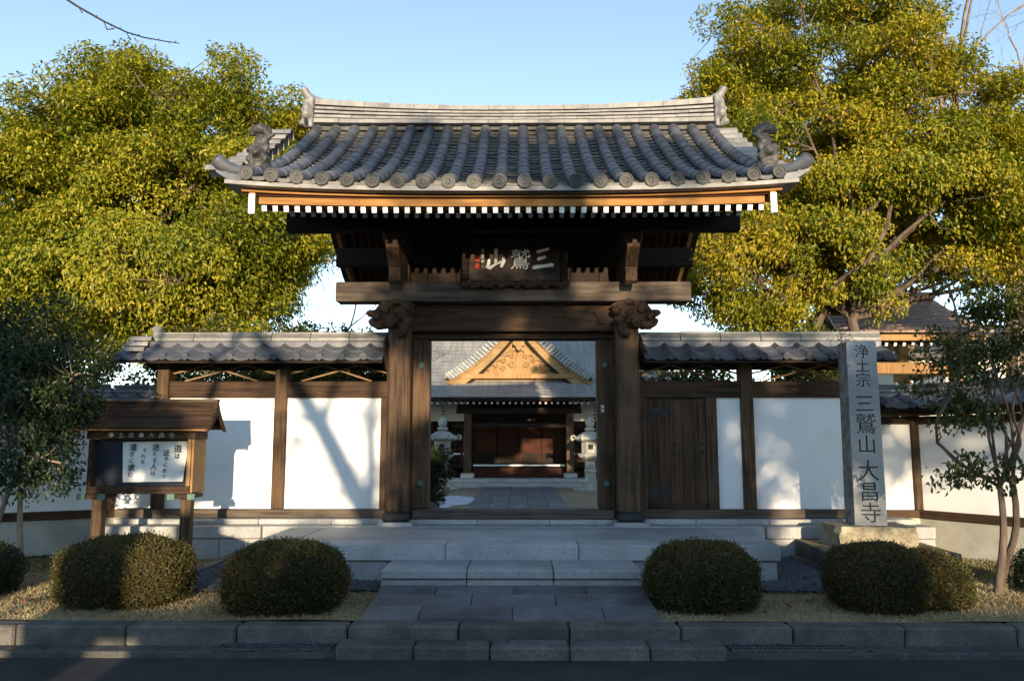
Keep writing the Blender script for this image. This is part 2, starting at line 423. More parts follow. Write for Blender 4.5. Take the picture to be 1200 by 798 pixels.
# the sloped stone approach
ramp = thing('stone_ramp', 'sloped approach of large dark stained paving slabs below granite step', 'ramp', (0, 6.8, 0.1))
def ramp_slab(x0, x1, y0, y1):
    g = 0.003
    z = lambda y: 0.205 + (y - 6.53) / (7.52 - 6.53) * 0.085
    mb = MB(); vs, fs = cbox(((x1 - x0) / 2 - g, (y1 - y0) / 2 - g, 0.05), 0.006)
    cx, cy = (x0 + x1) / 2, (y0 + y1) / 2
    mb.add([(p[0] + cx, p[1] + cy, p[2] - 0.05 + z(p[1] + cy) + random.uniform(-.0015, .0015)) for p in vs], fs)
    mb.build('slab', 'granite_dark', ramp)
for y0, y1, xs in [(6.535, 6.88, [-1.17, -0.72, 0.02, 0.74, 1.18]), (6.88, 7.22, [-1.17, -0.33, 0.38, 1.18]), (7.22, 7.52, [-1.17, -0.66, 0.02, 0.66, 1.18])]:
    for a, b in zip(xs[:-1], xs[1:]): ramp_slab(a, b, y0, y1)

gstep = thing('granite_step', 'pale granite step of three slabs leading up to the platform', 'step', (0, 7.9, 0.15))
for a, b in zip([-1.19, -0.405, 0.385], [-0.405, 0.385, 1.19]):
    B('step_slab', gstep, 'granite', a + 0.004, b - 0.004, 7.55, 8.19, 0.335, 0.415, 0.010)
    B('riser_block', gstep, 'granite', a + 0.004, b - 0.004, 7.575, 8.19, 0.12, 0.325, 0.006)

plat = thing('stone_platform', 'wide grey granite platform in front of the gate', 'platform', (0, 9.2, 0.13))
px = [-2.65, -1.93, -0.66, 0.66, 1.93, 2.65]
for a, b in zip(px[:-1], px[1:]):
    B('cap_stone', plat, 'granite', a + 0.003, b - 0.003, 8.2, 8.62, 0.405, 0.560, 0.008)
bx = [-2.62, -2.30, -1.75, -1.2, -0.5, 0.2, 0.9, 1.55, 2.3, 2.62]
for a, b in zip(bx[:-1], bx[1:]):
    B('face_block', plat, 'granite', a + 0.003, b - 0.003, 8.235, 8.6, 0.10, 0.398, 0.006)
for s in (-1, 1):
    ys = [8.623, 9.25, 9.87]
    for a, b in zip(ys[:-1], ys[1:]):
        x0, x1 = sorted((s * 2.25, s * 2.65))
        B('cap_stone', plat, 'granite', x0, x1, a + 0.003, b - 0.003, 0.405, 0.562, 0.008)
        x0, x1 = sorted((s * 2.3, s * 2.62))
        B('face_block', plat, 'granite', x0, x1, a + 0.003, b - 0.003, 0.10, 0.398, 0.006)
B('platform_top', plat, 'granite_top', -2.246, 2.246, 8.625, 9.965, 0.30, 0.557, 0.004)
# upper edge course under the gate sill and walls
plinth = thing('stone_plinth', 'two courses of grey granite blocks carrying gate and white walls', 'plinth', (0, 10.2, 0.1))
for a, b in zip([-5.05 + 1.01 * i for i in range(10)], [-5.05 + 1.01 * (i + 1) for i in range(10)]):
    if b < -2.5 or a > 2.5:
        B('coping_stone', plinth, 'granite', a + 0.003, b - 0.003, 9.92, 10.3, 0.425, 0.565, 0.008)
        for h in (0, 1):
            B('base_block', plinth, 'granite', a + 0.003 + h * 0.505, a + 0.502 + h * 0.505, 9.95, 10.3, 0.05, 0.418, 0.006)
    else:
        B('coping_stone', plinth, 'granite', a + 0.003, b - 0.003, 9.97, 10.3, 0.30, 0.565, 0.004)
for i in range(11):
    a = -4.95 + 0.9 * i
    B('sill_stone', plinth, 'granite', a + 0.003, a + 0.897, 10.19, 10.75, 0.566, 0.628, 0.006)
B('core_fill', plinth, 'granite_top', -5.0, 5.0, 10.302, 10.9, -0.2, 0.564, 0.004)

# gravel beds with dark edging stones beside the platform
def scatter_stones(name, x0, x1, y0, y1, z, n, r0, r1, parent=None):
    g = random.Random(3); vs = []; fs = []
    base = [(1, 0, 0), (-1, 0, 0), (0, 1, 0), (0, -1, 0), (0, 0, 1), (0, 0, -1)]
    tri = [(0, 2, 4), (2, 1, 4), (1, 3, 4), (3, 0, 4), (2, 0, 5), (1, 2, 5), (3, 1, 5), (0, 3, 5)]
    for i in range(n):
        c = (g.uniform(x0, x1), g.uniform(y0, y1), z + g.uniform(-0.004, 0.012)); r = g.uniform(r0, r1); a = g.uniform(0, 6.3)
        o = len(vs)
        for p in base:
            q = (p[0] * r * g.uniform(.8, 1.5), p[1] * r * g.uniform(.7, 1.1), p[2] * r * g.uniform(.5, .8))
            vs.append((c[0] + q[0] * math.cos(a) - q[1] * math.sin(a), c[1] + q[0] * math.sin(a) + q[1] * math.cos(a), c[2] + q[2]))
        fs += [tuple(k + o for k in t) for t in tri]
    mb = MB(); mb.v = vs; mb.f = fs; mb.m = [0] * len(fs)
    return mb.build(name, 'gravel', parent)
for s in (-1, 1):
    x0, x1 = sorted((s * 2.62, s * 3.28))
    bed = scatter_stones('gravel_bed', x0, x1, 7.72, 9.95, 0.205, 2600, 0.014, 0.03)
    tag(bed, 'dark gravel bed at the %s of the platform' % ('left' if s < 0 else 'right'), 'gravel', kind='stuff')
    bed2 = scatter_stones('gravel_bed', s * 1.2 if s > 0 else -2.62, 2.62 if s > 0 else -1.2, 7.72, 8.22, 0.205, 1500, 0.014, 0.03)
    tag(bed2, 'dark gravel bed along the platform front %s of the step' % ('left' if s < 0 else 'right'), 'gravel', kind='stuff')
    ed = thing('edging_stones', 'dark edging stones between gravel and dry lawn, %s of platform' % ('left' if s < 0 else 'right'), 'edging', (s * 3.33, 8.8, 0.15))
    ys = [7.66, 8.25, 8.85, 9.45, 9.92]
    for a, b in zip(ys[:-1], ys[1:]):
        x0, x1 = sorted((s * 3.29, s * 3.39))
        B('edging_stone', ed, 'kerb_stone', x0, x1, a + 0.004, b - 0.004, 0.05, 0.245, 0.01, jit=0.003)

# drain grates in the gutter
for gx0, gx1, side in ((-2.17, -1.31, 'left'), (1.62, 2.50, 'right')):
    g = thing('drain_grate', 'dark steel drain grate in the gutter %s of the kerb step' % side, 'drain grate', (gx0, 6.2, 0.01), 'gutter drain grates')
    B('grate_frame', g, 'steel_grate', gx0, gx1, 6.152, 6.172, 0.047, 0.066, 0.002); B('grate_frame', g, 'steel_grate', gx0, gx1, 6.312, 6.332, 0.047, 0.066, 0.002)
    bars = MB()
    for i in range(24):
        x = gx0 + (gx1 - gx0) * (i + 0.5) / 24; bars.box(x - 0.007, x + 0.007, 6.172, 6.312, 0.047, 0.063, 0.001)
    bars.build('grate_bars', 'steel_grate', g, kind='stuff')
    B('cross_bar', g, 'steel_grate', gx0, gx1, 6.236, 6.248, 0.047, 0.0645, 0.001)
    B('drain_floor', g, 'ink', gx0 + 0.01, gx1 - 0.01, 6.173, 6.311, 0.0455, 0.0465, 0.0)

# ================================================================== THE GATE
gate = thing('temple_gate', 'large dark wooden temple gate with curved grey tiled roof', 'gate', (0, 10.35, 0.56))
RY, EY, ZR = 11.2, 8.30, 6.06
def ZE(x): return 4.275 + 0.11 * (abs(x) / 2.9) ** 3
def roof_yz(x, s):
    z = ZE(x) + (ZR - ZE(x)) * (1 - s) * (1 - 0.36 * s); return RY - (RY - EY) * s, z
def roof_path(x, step, s0=0.02):
    """points down the slope at equal arc length, eave first: (y, z, slope angle)"""
    pts = [roof_yz(x, i / 400) for i in range(400, int(400 * s0) - 1, -1)]
    out = []; acc = 0; nxt = 0
    for i in range(len(pts) - 1):
        (y0, z0), (y1, z1) = pts[i], pts[i + 1]; d = math.hypot(y1 - y0, z1 - z0)
        while nxt <= acc + d:
            t = (nxt - acc) / d; out.append((y0 + (y1 - y0) * t, z0 + (z1 - z0) * t, math.atan2(z1 - z0, y1 - y0))); nxt += step
        acc += d
    return out
def roof_shell(thick, x0, x1, top_off):
    mb = MB(); nx, ns = 24, 14; vs = []; fs = []
    for lay in (0, 1):
        for side in (1, -1):
            for j in range(ns + 1):
                for i in range(nx + 1):
                    x = x0 + (x1 - x0) * i / nx; s = j / ns
                    y, z = roof_yz(x, s); y = RY + (y - RY) * side
                    vs.append((x, y, z - top_off - lay * thick))
    A = (nx + 1) * (ns + 1)
    for blk in range(4):
        for j in range(ns):
            for i in range(nx):
                a = blk * A + j * (nx + 1) + i; fs.append((a, a + 1, a + nx + 2, a + nx + 1))
    def idx(blk, j, i): return blk * A + j * (nx + 1) + i
    for sd in (0, 1):
        for i in range(nx):   # eave edges
            fs.append((idx(sd, ns, i), idx(sd, ns, i + 1), idx(sd + 2, ns, i + 1), idx(sd + 2, ns, i)))
        for j in range(ns):   # gable edges
            for i in (0, nx):
                fs.append((idx(sd, j, i), idx(sd, j + 1, i), idx(sd + 2, j + 1, i), idx(sd + 2, j, i)))
    mb.add(vs, fs); return mb
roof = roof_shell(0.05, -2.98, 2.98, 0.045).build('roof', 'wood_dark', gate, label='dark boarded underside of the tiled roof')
# cover tiles
RWS = 22; SPC = 5.62 / (RWS - 1)
rows = [-2.81 + SPC * i for i in range(RWS)]
def arc_tile(L, r0, r1, seg=8):
    mb = MB(); vs = []; fs = []
    st = [(0, r0), (0.05, r0), (0.056, r0 - 0.0015), (L, r1)]
    for y, r in st:
        for k in range(seg + 1):
            a = math.pi * k / seg; vs.append((r * math.cos(a), y, r * math.sin(a)))
    for j in range(len(st) - 1):
        for k in range(seg):
            a = j * (seg + 1) + k; fs.append((a, a + 1, a + seg + 2, a + seg + 1))
    o = len(vs)
    for k in range(seg + 1):
        a = math.pi * k / seg; vs.append(((r0 - 0.016) * math.cos(a), 0, (r0 - 0.016) * math.sin(a)))
    for k in range(seg): fs.append((k, o + k, o + k + 1, k + 1))
    mb.add(vs, fs); return mb.mesh('cover_tile', smooth=True, recalc=True)
CT = 0.27
cover_me = arc_tile(CT + 0.02, 0.078, 0.0745)
def disc_mesh(r, depth):
    mb = MB()
    mb.lathe([(r, depth), (r, 0.004), (r - 0.004, 0.0), (r - 0.014, 0.0), (r - 0.018, 0.010), (0.001, 0.010)], 20, axis='y')
    for k in range(3):        # three-comma crest
        a0 = 2 * math.pi * k / 3; pts = []; rad = []
        for i in range(7):
            t = i / 6; a = a0 + t * 2.6; rr = r * (0.22 + 0.42 * t); pts.append((rr * math.cos(a), 0.008, rr * math.sin(a))); rad.append(0.15 * r * (1 - 0.85 * t))
        mb.tube(pts, rad, 5)
    return mb.mesh('eave_disc', smooth=True)
disc_me = disc_mesh(0.077, 0.24)
for x in rows:
    for k, (y, z, a) in enumerate(roof_path(x, CT)):
        o = O('cover_tile', cover_me, 'tile', roof, (x + random.uniform(-.003, .003), y, z + 0.012 + random.uniform(-.002, .002)), (a + random.uniform(-.005, .005), 0, random.uniform(-.004, .004)))
    y, z, a = roof_path(x, CT)[0]
    O('eave_disc_tile', disc_me, 'tile_disc', roof, (x, y - 0.065, z + 0.012), (a * 0.35, random.uniform(0, 6.28), 0))
# pan tiles
def pan_tile(w, L, lip=0.0, sag=0.042, th=0.016, seg=6):
    mb = MB(); vs = []; fs = []
    for y, zo in ((0, 0), (L, -0.012)):
        for lay in (0, 1):
            for k in range(seg + 1):
                u = k / seg - 0.5; vs.append((u * w, y, sag * (2 * u) ** 2 - lay * (th + (lip if y == 0 else 0) * (1 - 0.55 * (2 * u) ** 2)) + zo))
    n = seg + 1
    for k in range(seg):
        fs += [(k, k + 1, 2 * n + k + 1, 2 * n + k), (k + n, k, k + 1, k + 1 + n), (2 * n + k, 2 * n + k + 1, 3 * n + k + 1, 3 * n + k), (n + k, 3 * n + k, 3 * n + k + 1, n + k + 1)]
    fs += [(0, n, 3 * n, 2 * n), (seg, 2 * n + seg, 3 * n + seg, n + seg)]
    mb.add(vs, fs); return mb
PT = 0.16
pan_b = pan_tile(SPC, PT + 0.06); pan_me = pan_b.mesh('pan_tile', smooth=False)
eave_pan_me = pan_tile(SPC, PT + 0.06, lip=0.026).mesh('eave_pan_tile')
rest = MB()
for x0, x1 in zip(rows[:-1], rows[1:]):
    x = (x0 + x1) / 2
    for k, (y, z, a) in enumerate(roof_path(x, PT)):
        if k < 14:
            O('eave_pan_tile' if k == 0 else 'pan_tile', eave_pan_me if k == 0 else pan_me, 'tile_pan', roof, (x, y - (0.035 if k == 0 else 0), z - 0.012 + random.uniform(-.003, .003)),
              (a - 0.09 + random.uniform(-.02, .02), random.uniform(-.02, .02), 0))
        else:
            M = Matrix.Translation((x, y, z - 0.012 + random.uniform(-.003, .003))) @ Matrix.Rotation(a - 0.09 + random.uniform(-.02, .02), 4, 'X')
            rest.add([M @ Vector(p) for p in pan_b.v], pan_b.f)
rest.build('upper_pan_tiles', 'tile_pan', roof, kind='stuff')
back = MB()
for x in rows:
    back.tube([(x, 2 * RY - roof_yz(x, s)[0], roof_yz(x, s)[1] + 0.01) for s in [i / 10 for i in range(11)]], 0.075, 8)
back.build('rear_tile_rows', 'tile', roof, smooth=True, kind='stuff')
# short cross tiles along each gable edge and the upturned corner tiles
cross_me = arc_tile(0.33, 0.105, 0.10)
for s in (-1, 1):
    for (y, z, a) in roof_path(2.9, 0.275)[2:]:
        O('gable_tile', cross_me, 'tile_light', roof, (s * 3.13, y + 0.05, z + 0.0), (0, -0.10 * s, -s * math.pi / 2 if s < 0 else math.pi / 2))
    mb = MB()
    mb.tube([(s * 2.80, 8.42, 4.45), (s * 2.93, 8.36, 4.435), (s * 3.03, 8.31, 4.46), (s * 3.08, 8.27, 4.49), (s * 3.13, 8.24, 4.54)], [0.07, 0.072, 0.074, 0.077, 0.08], 12)
    mb.lathe([(0.066, 0), (0.05, 0.012), (0.001, 0.012)], 12)
    for i in range(len(mb.v) - 36, len(mb.v)):
        p = Vector(mb.v[i]); q = Vector((s * 0.62, -0.3, 0.6)).normalized().to_track_quat('Z', 'Y') @ p; mb.v[i] = (q.x + s * 3.132, q.y + 8.238, q.z + 4.542)
    mb.build('corner_tile', 'tile', roof, smooth=True)
    mb = MB(); mb.prism([(s * 2.86, 4.30), (s * 3.0, 4.32), (s * 3.13, 4.40), (s * 3.17, 4.50), (s * 3.12, 4.49), (s * 3.0, 4.39), (s * 2.86, 4.37)], 8.26, 8.5)
    mb.build('corner_flat_tile', 'tile', roof)
# main ridge of stacked courses
def rz(x, f):                       # f: 0 bottom .. 1 top
    u = (abs(x) / 2.84) ** 2.2
    b = 6.055 + 0.02 * u; t = 6.335 + 0.115 * u
    return b + (t - b) * f
courses = [(0.0, 0.17, 0.20), (0.23, 0.34, 0.18), (0.41, 0.51, 0.175), (0.58, 0.68, 0.17), (0.76, 1.0, 0.16)]
for ci, (f0, f1, hw) in enumerate(courses):
    n = 16; off = 0.5 * (ci % 2)
    edges = [-2.84] + [-2.84 + 5.68 * (i + 1 - off) / n for i in range(n) if -2.82 < -2.84 + 5.68 * (i + 1 - off) / n < 2.82] + [2.84]
    for a, b in zip(edges[:-1], edges[1:]):
        vs, fs = cbox(((b - a) / 2 - 0.002, hw, 0.5), 0.0)
        g = random.uniform(-.004, .004)
        vs, fs = cbox(((b - a) / 2 - 0.0006, hw + g, 0.5), 0.003)
        cx = (a + b) / 2
        MB().add([(p[0] + cx, p[1] + RY, rz(p[0] + cx, f0 + (f1 - f0) * (p[2] + 0.5))) for p in vs], fs).build('ridge_tile', 'tile_light', roof)
B('ridge_core', roof, 'tile_dark', -2.82, 2.82, RY - 0.09, RY + 0.09, 6.0, 6.31, 0.0)
for s in (-1, 1):                   # ridge-end ogre tiles with horn
    mb = MB()
    mb.box(s * 2.880 - 0.035, s * 2.880 + 0.035, RY - 0.24, RY + 0.24, 6.0, 6.47, 0.02)
    for a in range(9):
        t = math.pi * a / 8; ell(mb, (s * 2.935, RY - 0.26 * math.cos(t), 6.17 + 0.27 * math.sin(t)), (0.06, 0.07, 0.07), 6)
    ell(mb, (s * 2.965, RY, 6.22), (0.10, 0.13, 0.16), 8); ell(mb, (s * 3.015, RY - 0.07, 6.31), (0.05, 0.05, 0.05), 6); ell(mb, (s * 3.015, RY + 0.07, 6.31), (0.05, 0.05, 0.05), 6)
    ell(mb, (s * 3.045, RY, 6.14), (0.06, 0.09, 0.05), 6)
    O('ridge_end_tile', remesh(mb, 0.022, 0.012, 14), 'tile_light', roof)
    MB().tube([(s * 2.785, RY, 6.44), (s * 2.885, RY - 0.02, 6.47), (s * 2.975, RY - 0.04, 6.53), (s * 3.035, RY - 0.06, 6.635)], [0.075, 0.07, 0.062, 0.055], 12).build('ridge_horn', 'tile_light', roof, smooth=True)
# lion finials near the eave corners
def lion(s):
    mb = MB(); X = s * 2.86; Y = 8.82; Z = 4.66
    mb.lathe([(0.15, -0.16), (0.135, -0.05), (0.12, 0.02), (0.10, 0.05)], 12, (X, Y, Z))
    ell(mb, (X, Y - 0.01, Z + 0.15), (0.095, 0.10, 0.11)); ell(mb, (X - s * 0.01, Y + 0.03, Z + 0.27), (0.085, 0.10, 0.09))
    ell(mb, (X, Y - 0.09, Z + 0.13), (0.075, 0.07, 0.07)); ell(mb, (X, Y - 0.14, Z + 0.11), (0.045, 0.05, 0.035))
    for q in (-1, 1):
        ell(mb, (X + q * 0.085, Y - 0.06, Z + 0.19), (0.035, 0.04, 0.05)); ell(mb, (X + q * 0.09, Y - 0.07, Z + 0.06), (0.035, 0.06, 0.05))
        ell(mb, (X + q * 0.03, Y - 0.15, Z + 0.15), (0.018, 0.02, 0.018), 6)
    mb.tube([(X + s * 0.04, Y + 0.02, Z + 0.26), (X - s * 0.10, Y - 0.03, Z + 0.33), (X - s * 0.18, Y - 0.05, Z + 0.355)], [0.045, 0.03, 0.02], 8)
    mb.tube([(X - s * 0.05, Y - 0.02, Z + 0.1), (X + s * 0.13, Y - 0.06, Z + 0.17)], [0.04, 0.022], 8)
    for i in range(12):
        a = i / 12 * 6.28; ell(mb, (X + 0.09 * math.cos(a), Y + 0.05 * math.sin(a), Z + 0.41 + 0.025 * math.sin(a * 3)), (0.045, 0.045, 0.04), 6)
    ell(mb, (X, Y, Z + 0.43), (0.085, 0.08, 0.07))
    return remesh(mb, 0.017, 0.012, 22)
for s in (-1, 1): O('lion_finial', lion(s), 'tile_dark', roof, label='small dark lion-shaped tile ornament')

# eave boards and rafters
def eave_board(name, m, x0, x1, y0, y1, z0, z1, lift=1.0, ch=0.004):
    mb = MB(); n = 16
    for lay in range(1):
        vs = []; fs = []
        for i in range(n + 1):
            x = x0 + (x1 - x0) * i / n; d = (ZE(x) - 4.275) * lift
            vs += [(x, y0, z0 + d), (x, y1, z0 + d), (x, y1, z1 + d), (x, y0, z1 + d)]
        for i in range(n):
            for k in range(4):
                a = i * 4 + k; b = i * 4 + (k + 1) % 4; fs.append((a, b, b + 4, a + 4))
        fs += [(0, 1, 2, 3), (n * 4 + 3, n * 4 + 2, n * 4 + 1, n * 4)]
        mb.add(vs, fs)
    return mb.build(name, m, gate)
eave_board('eave_edge_board', 'tile_light', -3.04, 3.02, 8.262, 8.62, 4.192, 4.236, 0.7)
eave_board('eave_board', 'wood_gold_x', -2.90, 2.88, 8.385, 8.62, 4.165, 4.190, 0.6)
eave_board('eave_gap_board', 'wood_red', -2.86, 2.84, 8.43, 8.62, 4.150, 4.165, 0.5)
eave_board('fascia', 'wood_gold_x', -2.72, 2.70, 8.425, 8.60, 4.072, 4.148, 0.35)
RAFN = 46
for i in range(RAFN):
    x = -2.665 + 5.33 * i / (RAFN - 1)
    d = (ZE(x) - 4.275) * 0.3
    def raft(name, y0, z0, y1, z1, w, h):
        mb = MB(); p0 = Vector((x, y0, z0 + d)); p1 = Vector((x, y1, z1 + d)); mb.bar(p0, p1, w, h, 0.002)
        me = mb.mesh(name)
        me.materials.append(MATS['wood_red']); me.materials.append(MATS['tip_white'])
        ax = (p1 - p0).normalized()
        for p in me.polygons:
            if p.normal.dot(ax) < -0.9: p.material_index = 1
        O(name, me, None, gate)
    raft('flying_rafter', 8.445, 4.034, 9.55, 4.40, 0.056, 0.066)
    if 0 < i < RAFN - 1:
        x += 0.03
        raft('base_rafter', 9.0, 4.135, 11.15, 5.56, 0.054, 0.066)
        MB().bar((x, 13.4, 4.08), (x, 11.25, 5.52), 0.054, 0.066, 0.002).build('rear_rafter', 'wood_red', gate)
# bargeboards following the roof curve
for s in (-1, 1):
    for nm, sgn in (('bargeboard', 1), ('rear_bargeboard', -1)):
        mb = MB(); vs = []; fs = []; n = 14
        for i in range(n + 1):
            t = 0.965 * (1 - i / n); y, z = roof_yz(2.8, t); y = RY + (y - RY) * sgn; z -= 0.10
            w = 0.22 + 0.06 * (1 - t)
            for xx, zz in ((s * 2.785 - 0.03, z), (s * 2.785 + 0.03, z), (s * 2.785 + 0.03, z - w), (s * 2.785 - 0.03, z - w)): vs.append((xx, y, zz))
        for i in range(n):
            for k in range(4):
                a = i * 4 + k; b = i * 4 + (k + 1) % 4; fs.append((a, b, b + 4, a + 4))
        fs += [(0, 1, 2, 3), (n * 4 + 3, n * 4 + 2, n * 4 + 1, n * 4)]
        mb.add(vs, fs); ob = mb.build(nm, 'wood_gold_y', gate)
        if sgn > 0: B('bargeboard_end', ob, 'tip_white', s * 2.785 - 0.034, s * 2.785 + 0.034, 8.385, 8.402, 3.985, 4.205, 0.003)
# frame
B('front_purlin', gate, 'wood_dark', -2.74, 2.74, 9.52, 9.68, 4.10, 4.32)
B('rear_purlin', gate, 'wood_dark', -2.72, 2.72, 12.1, 12.26, 4.24, 4.52)
B('ridge_beam', gate, 'wood_dark', -2.74, 2.74, 11.1, 11.3, 5.1, 5.45)
B('front_beam', gate, 'wood_grey_x', -2.22, 2.22, 9.96, 10.24, 3.315, 3.56, 0.012)
B('lintel', gate, 'wood_x', -1.46, 1.46, 10.19, 10.50, 2.965, 3.312, 0.012)
B('door_head', gate, 'wood_x', -1.30, 1.30, 10.33, 10.56, 2.885, 2.962, 0.006)
for k in range(8):
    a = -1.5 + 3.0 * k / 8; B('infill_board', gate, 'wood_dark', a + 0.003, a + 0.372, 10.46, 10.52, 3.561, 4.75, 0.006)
for s in (-1, 1):
    B('main_post', gate, 'wood_z', s * 1.43 - 0.145, s * 1.43 + 0.145, 10.05, 10.34, 0.70, 3.31, 0.035, label='thick weathered main post')
    B('post_shoe', gate, 'iron', s * 1.43 - 0.168, s * 1.43 + 0.168, 10.02, 10.36, 0.608, 0.72, 0.045)
    B('post_base_stone', gate, 'granite', s * 1.43 - 0.21, s * 1.43 + 0.21, 9.97, 10.18, 0.558, 0.606, 0.006)
    x0, x1 = sorted((s * 1.07, s * 1.288)); B('jamb', gate, 'wood_z', x0, x1, 10.36, 10.56, 0.745, 2.884, 0.01)
    B('rear_post', gate, 'wood_z', s * 1.43 - 0.12, s * 1.43 + 0.12, 12.06, 12.3, 0.2, 4.23, 0.02)
    B('tie_beam', gate, 'wood_y', s * 1.43 - 0.09, s * 1.43 + 0.09, 10.25, 12.5, 3.62, 3.85, 0.01)
    # bracket set on the front beam
    br = MB(); X = s * 1.43
    br.prism([(9.38, 3.86), (9.38, 3.95), (10.4, 3.95), (10.4, 3.565), (9.86, 3.565), (9.74, 3.60), (9.60, 3.68), (9.48, 3.78)], X - 0.075, X + 0.075, 'yz')
    br.prism([(9.60, 3.50), (9.66, 3.47), (9.80, 3.50), (9.95, 3.565), (9.95, 3.80), (9.72, 3.80), (9.62, 3.72)], X - 0.07, X + 0.07, 'yz')
    br.build('bracket_arm', 'wood_y', gate)
    mb = MB(); mb.box(X - 0.13, X + 0.13, 9.47, 9.75, 3.951, 4.095, 0.03); mb.build('bearing_block', 'wood_x', gate)
    for yb in (10.1,):
        B('strut_block', gate, 'wood_x', X - 0.13, X + 0.13, yb - 0.12, yb + 0.12, 3.952, 4.5, 0.03)
    # carved beast-head beam end
    mb = MB()
    ell(mb, (s * 1.50, 10.10, 3.13), (0.17, 0.16, 0.17)); ell(mb, (s * 1.66, 10.10, 3.16), (0.13, 0.11, 0.10)); ell(mb, (s * 1.78, 10.10, 3.18), (0.075, 0.07, 0.045))
    mb.tube([(s * 1.62, 10.10, 3.05), (s * 1.72, 10.10, 3.03), (s * 1.79, 10.10, 3.07), (s * 1.82, 10.10, 3.10)], [0.08, 0.055, 0.04, 0.025], 8)
    mb.tube([(s * 1.76, 10.08, 3.20), (s * 1.83, 10.08, 3.195), (s * 1.86, 10.08, 3.17)], [0.03, 0.022, 0.01], 6)
    for q in range(9):
        t = q / 8; ell(mb, (s * (1.66 - 0.38 * t), 10.03 - 0.05 * math.sin(t * 9), 3.24 + 0.04 * math.sin(t * 11)), (0.055, 0.06, 0.045), 6)
    for q in range(7):
        t = q / 6; ell(mb, (s * (1.42 - 0.10 * math.sin(3 * t)), 9.98, 3.20 - 0.30 * t), (0.06, 0.06, 0.05), 6)
    mb.tube([(s * 1.60, 10.0, 3.27), (s * 1.48, 9.97, 3.31), (s * 1.33, 9.97, 3.30), (s * 1.22, 10.0, 3.26)], [0.03, 0.035, 0.03, 0.012], 8)
    mb.tube([(s * 1.40, 9.95, 3.02), (s * 1.30, 9.95, 2.96), (s * 1.34, 9.95, 2.90), (s * 1.42, 9.95, 2.94), (s * 1.38, 9.95, 2.98)], [0.045, 0.04, 0.035, 0.03, 0.02], 8)
    for q in (-1, 1): ell(mb, (s * 1.66, 10.10 + q * 0.09, 3.22), (0.03, 0.025, 0.03), 6)
    for (qx, qz, qr, qn) in ((1.40, 3.16, 0.075, 1), (1.52, 3.03, 0.06, -1), (1.60, 3.20, 0.055, 1), (1.30, 3.06, 0.05, -1), (1.70, 3.12, 0.04, 1)):
        pts = [(s * (qx + qn * qr * (1 - t * 0.8) * math.cos(t * 9)), 9.925 - 0.012 * t, qz + qr * (1 - t * 0.8) * math.sin(t * 9)) for t in [i / 16 for i in range(17)]]
        mb.tube(pts, [0.02 - 0.006 * i / 16 for i in range(17)], 6)
    for q in range(5): ell(mb, (s * (1.64 + 0.035 * q), 10.04, 3.10 + 0.012 * q), (0.014, 0.03, 0.022), 6)
    O('carved_beam_end', remesh(mb, 0.0115, 0.012, 26), 'wood_x', gate, label='carved beast head on the beam end')
    # scroll engraved on the lintel
    mb = MB(); pts = []
    for i in range(22):
        t = i / 21; a = 5.2 * t
        pts.append((s * (0.80 - 0.16 * (1 - t) * math.cos(a) + 0.34 * t), 10.186, 3.13 + 0.11 * (1 - 0.3 * t) * math.sin(a)))
    mb.tube(pts, 0.006, 5); mb.build('carved_scroll', 'wood_dark', gate)
    # rounded nail covers on the jambs
    for zz in (2.55, 1.05):
        mb = MB(); mb.lathe([(0.045, 0), (0.042, -0.018), (0.028, -0.035), (0.005, -0.042)], 12, (s * 1.18, 10.36, zz), 'y'); mb.build('nail_cover', 'copper_green', gate, smooth=True)
B('threshold', gate, 'wood_grey_x', -1.255, 1.255, 10.17, 10.46, 0.63, 0.742, 0.012)
for k, (zz) in enumerate((2.02, 1.97)):
    B('notice_plate', gate, 'print_pale', 1.115, 1.155, 10.345, 10.357, zz - 0.02, zz + 0.02, 0.004)
# frog-leg strut hidden behind the plaque
mb = MB(); mb.prism([(-0.75, 3.57), (-0.6, 3.60), (-0.3, 3.9), (-0.12, 4.1), (0.12, 4.1), (0.3, 3.9), (0.6, 3.60), (0.75, 3.57), (0.4, 3.57), (0, 3.8), (-0.4, 3.57)], 10.2, 10.3); mb.build('frog_leg_strut', 'wood_dark', gate)

# ---- the name plaque
plq = thing('name_plaque', 'dark framed plaque with three white characters hanging above the gateway', 'plaque', (0.02, 9.86, 3.49))
tilt = Matrix.Translation((0.02, 9.87, 3.50)) @ Matrix.Rotation(R(-9), 4, 'X')
def tilted(mb):
    mb.v = [tuple(tilt @ Vector(p)) for p in mb.v]; return mb
tilted(MB().box(-0.57, 0.57, 0.0, 0.03, 0.05, 0.60, 0.004)).build('board', 'plaque_board', plq)
for nm, b in (('frame_rail', (-0.64, 0.64, -0.03, 0.05, 0.60, 0.68)), ('frame_stile', (-0.66, -0.572, -0.03, 0.05, 0.06, 0.598)), ('frame_stile', (0.572, 0.66, -0.03, 0.05, 0.06, 0.598))):
    tilted(MB().box(*b, 0.015)).build(nm, 'wood_dark', plq)
mb = MB()
for i in range(20):
    t = i / 19; ell(mb, (-0.63 + 1.26 * t, 0.0, 0.01 + 0.02 * math.sin(i * 2.4)), (0.055, 0.045, 0.045), 6)
O('carved_frame_foot', remesh(tilted(mb), 0.016, 0.014, 24), 'wood_x', plq)
